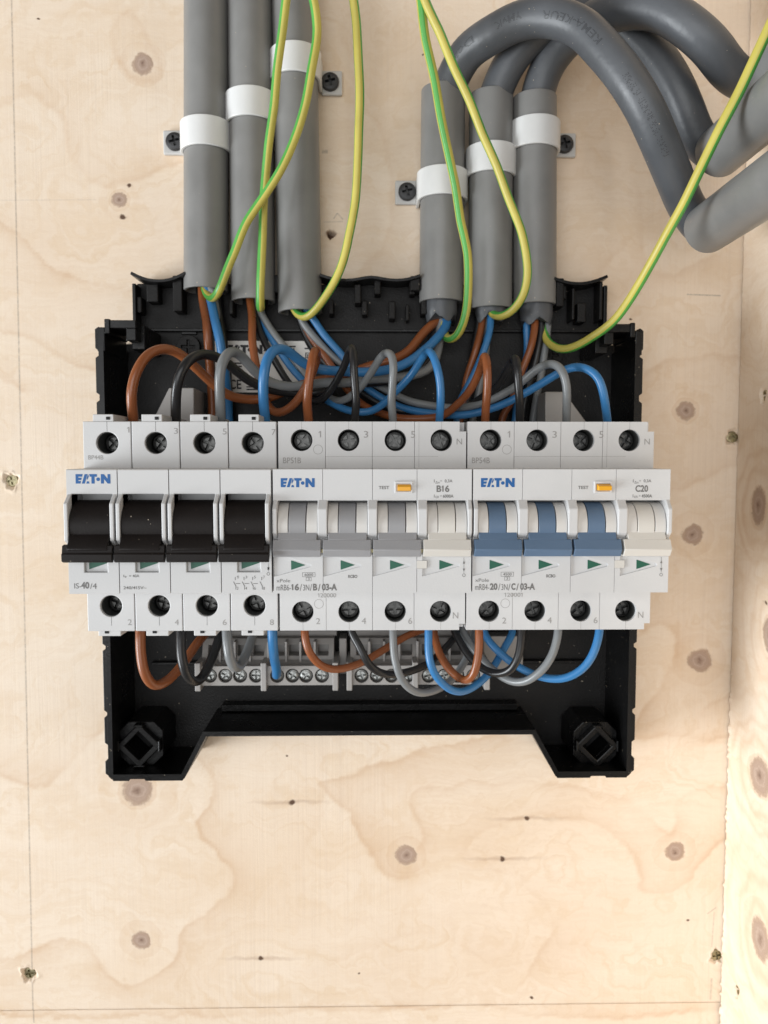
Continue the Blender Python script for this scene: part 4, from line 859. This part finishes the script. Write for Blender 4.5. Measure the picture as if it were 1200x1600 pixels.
# down behind the rail to the bottom terminals
down = lambda *pts: [(*p,) for p in pts]
wire('brown', Cn(4,(500,60,10),(505,150,11),(515,250,14),(530,380,17),(540,500,12),(550,700,9))+[(332,800,9),(333,960,10)]+Cn(7,(530,60,22),(500,100,28),(430,200,37),(360,268,45),(310,290,50),(265,232,54),(250,130,54),(250,40,52),(250,0,50)), ra, 'brown wire looping under the isolator into its terminal 2', GB)
wire('bk', Cn(4,(550,60,9),(565,150,8),(590,300,12),(604,420,14),(612,560,10),(618,720,9))+[(352,800,9),(350,960,12)]+Cn(7,(600,60,26),(562,170,35),(520,250,43),(485,270,48),(452,238,53),(430,150,54),(425,40,52),(425,0,50)), ra, 'black wire looping under the isolator into its terminal 4', GB)
wire('grey', Cn(4,(530,60,13),(545,150,14),(572,290,12),(592,430,11),(600,600,9),(605,720,8))+[(365,800,8),(385,950,12)]+Cn(7,(740,50,26),(705,150,37),(675,204,46),(648,188,52),(630,120,54),(625,40,52),(625,0,50)), ra, 'grey wire looping under the isolator into its terminal 6', GB)
wire('blue', Cn(4,(510,60,12),(530,150,13),(560,280,17),(582,400,19),(605,540,14),(625,720,9))+[(362,800,12),(363,900,12),(380,950,13)], ra, 'blue wire dropping from the first long conduit behind the switchgear', GB)
wire('blue', Cn(7,(825,0,50),(825,40,52),(833,130,48),(840,190,38),(843,236,27)), ra, 'blue wire from terminal 8 of the isolator to a screw of the terminal bar', GB)
wire('brown', Cn(6,(345,200,10),(342,300,11),(312,440,13),(270,580,11),(240,740,9))+[(706,800,9),(680,960,12)]+Cn(8,(300,20,20),(210,60,26),(100,125,34),(0,178,42))+Cn(7,(1090,212,48),(1025,188,52),(978,112,54),(965,40,52),(965,0,50)), rb_, 'brown wire looping wide under the breaker with grey levers into its terminal 2', GB)
wire('bk', Cn(6,(320,200,9),(325,300,9),(300,440,10),(280,600,9),(260,740,8))+[(716,800,8),(718,960,12)]+Cn(8,(400,60,24),(330,140,32),(260,188,40),(180,218,46),(100,218,51),(40,172,54),(5,95,54),(-32,40,52),(-32,0,50)), rb_, 'black wire looping wide under the breaker with grey levers into its terminal 4', GB)
wire('grey', Cn(6,(365,200,9),(368,300,9),(355,500,9),(320,660,9),(300,740,8))+[(735,800,8),(745,960,14)]+Cn(8,(460,100,26),(430,180,31),(380,245,37),(310,285,44),(240,290,49),(180,240,53),(150,150,54),(140,40,52),(140,0,50)), rb_, 'grey wire looping under the breaker with grey levers into its terminal 6', GB)
wire('blue', Cn(6,(375,200,12),(380,290,13),(352,430,16),(290,580,14),(232,690,10),(220,740,9))+[(712,800,12),(770,960,16)]+Cn(8,(635,30,24),(610,85,29),(560,180,36),(500,252,42),(430,293,47),(370,283,51),(315,230,54),(290,150,54),(285,40,52),(285,0,50)), rb_, 'blue wire looping lowest of all, into the bottom neutral terminal beside the grey levers', GB)
wire('brown', Cn(6,(585,200,11),(590,300,12),(570,420,14),(530,530,13),(470,690,10),(440,740,9))+[(772,800,9),(700,950,14)]+Cn(8,(308,20,24),(312,80,32),(335,150,38),(380,212,44),(432,246,49),(468,222,53),(485,150,54),(490,40,52),(490,0,50)), rc_, 'brown wire looping under the breaker with blue levers into its terminal 2', GB)
wire('bk', Cn(6,(610,200,11),(618,320,12),(596,470,13),(575,560,12),(540,700,9))+[(800,800,9),(730,940,14)]+Cn(8,(385,20,24),(408,80,32),(450,150,38),(510,202,44),(570,221,49),(622,200,53),(655,130,54),(665,40,52),(665,0,50)), rc_, 'black wire looping under the breaker with blue levers into its terminal 4', GB)
wire('grey', Cn(6,(640,200,11),(645,330,12),(632,480,13),(610,600,12),(585,740,9))+[(825,800,9),(760,940,14)]+Cn(8,(425,20,24),(448,80,30),(500,152,34),(560,212,39),(620,246,44),(680,251,49),(740,216,53),(790,140,54),(815,40,52),(815,0,50)), rc_, 'grey wire looping under the breaker with blue levers into its terminal 6', GB)
wire('blue', Cn(6,(550,200,9),(552,320,10),(545,440,9),(520,600,9),(500,740,9))+[(790,800,9),(760,950,16)]+Cn(8,(505,20,26),(530,80,32),(600,150,37),(690,210,42),(780,241,47),(850,240,50),(920,196,53),(968,112,54),(985,40,52),(985,0,50)), rc_, 'blue wire sweeping wide into the bottom neutral terminal beside the blue levers', GB)
# green/yellow earth wires
def earth(pts, lb, r=2.05, tw=.006, ph=0):
    w_ = [P(*p) for p in pts]; mb = MB(); q = uneven(smooth_path(w_, 1.6), .25); tube(mb, q, r, 20, lambda k: 1 if ((k+ph) % 10) < 4 else 0, tw)
    o = mb.build('earth_wire', [M['yellow'], M['green']], None, w_[0]); tag(o, lb, 'wire', 'green and yellow earth wires')
earth([(316,430,10),(320,455,12),(330,468,17),(342,455,24),(358,410,27),(382,355,30),(412,305,33),(440,262,36),(466,200,39),(484,130,42),(494,60,44),(492,10,46),(480,-40,47),(455,-120,48)], 'green and yellow earth wire curving across all three long conduits', 1.76, .005, 1)
earth([(406,455,10),(408,480,14),(407,482,20),(407,455,24),(410,380,26),(413,300,27),(420,230,31),(429,150,36),(438,70,41),(447,0,45),(455,-60,48),(465,-140,50)], 'green and yellow earth wire rising almost straight in front of the middle long conduit', 1.76, .004, 4)
earth([(455,470,10),(461,488,12),(472,497,16),(488,488,20),(515,455,25),(540,395,30),(554,320,33),(561,230,36),(562,150,38),(558,70,40),(552,0,42),(545,-60,43),(535,-140,44)], 'green and yellow earth wire bowing out beside the long conduits over bare plywood', 1.76, .004, 7)
earth([(697,485,10),(693,515,13),(698,530,17),(712,528,21),(726,498,25),(732,450,28),(727,380,32),(712,295,36),(693,200,40),(675,105,44),(658,20,48),(650,-40,50),(640,-120,52)], 'green and yellow earth wire hanging from above to the short conduit facing the long ones', 1.76, -.004, 2)
earth([(762,470,10),(766,486,13),(778,496,18),(798,489,23),(818,462,28),(826,425,31),(818,375,33),(792,302,36),(758,215,40),(720,125,45),(685,50,49),(664,0,51),(655,-40,52),(645,-120,53)], 'green and yellow earth wire bending back into the middle short conduit', 1.76, .004, 8)
earth([(846,490,10),(850,520,12),(858,536,16),(880,545,22),(915,535,30),(955,505,40),(1000,442,54),(1050,352,68),(1100,252,80),(1150,152,88),(1200,48,94),(1240,-40,98),(1275,-120,100)], 'green and yellow earth wire running up in front of the side conduits', 1.76, -.003, 5)
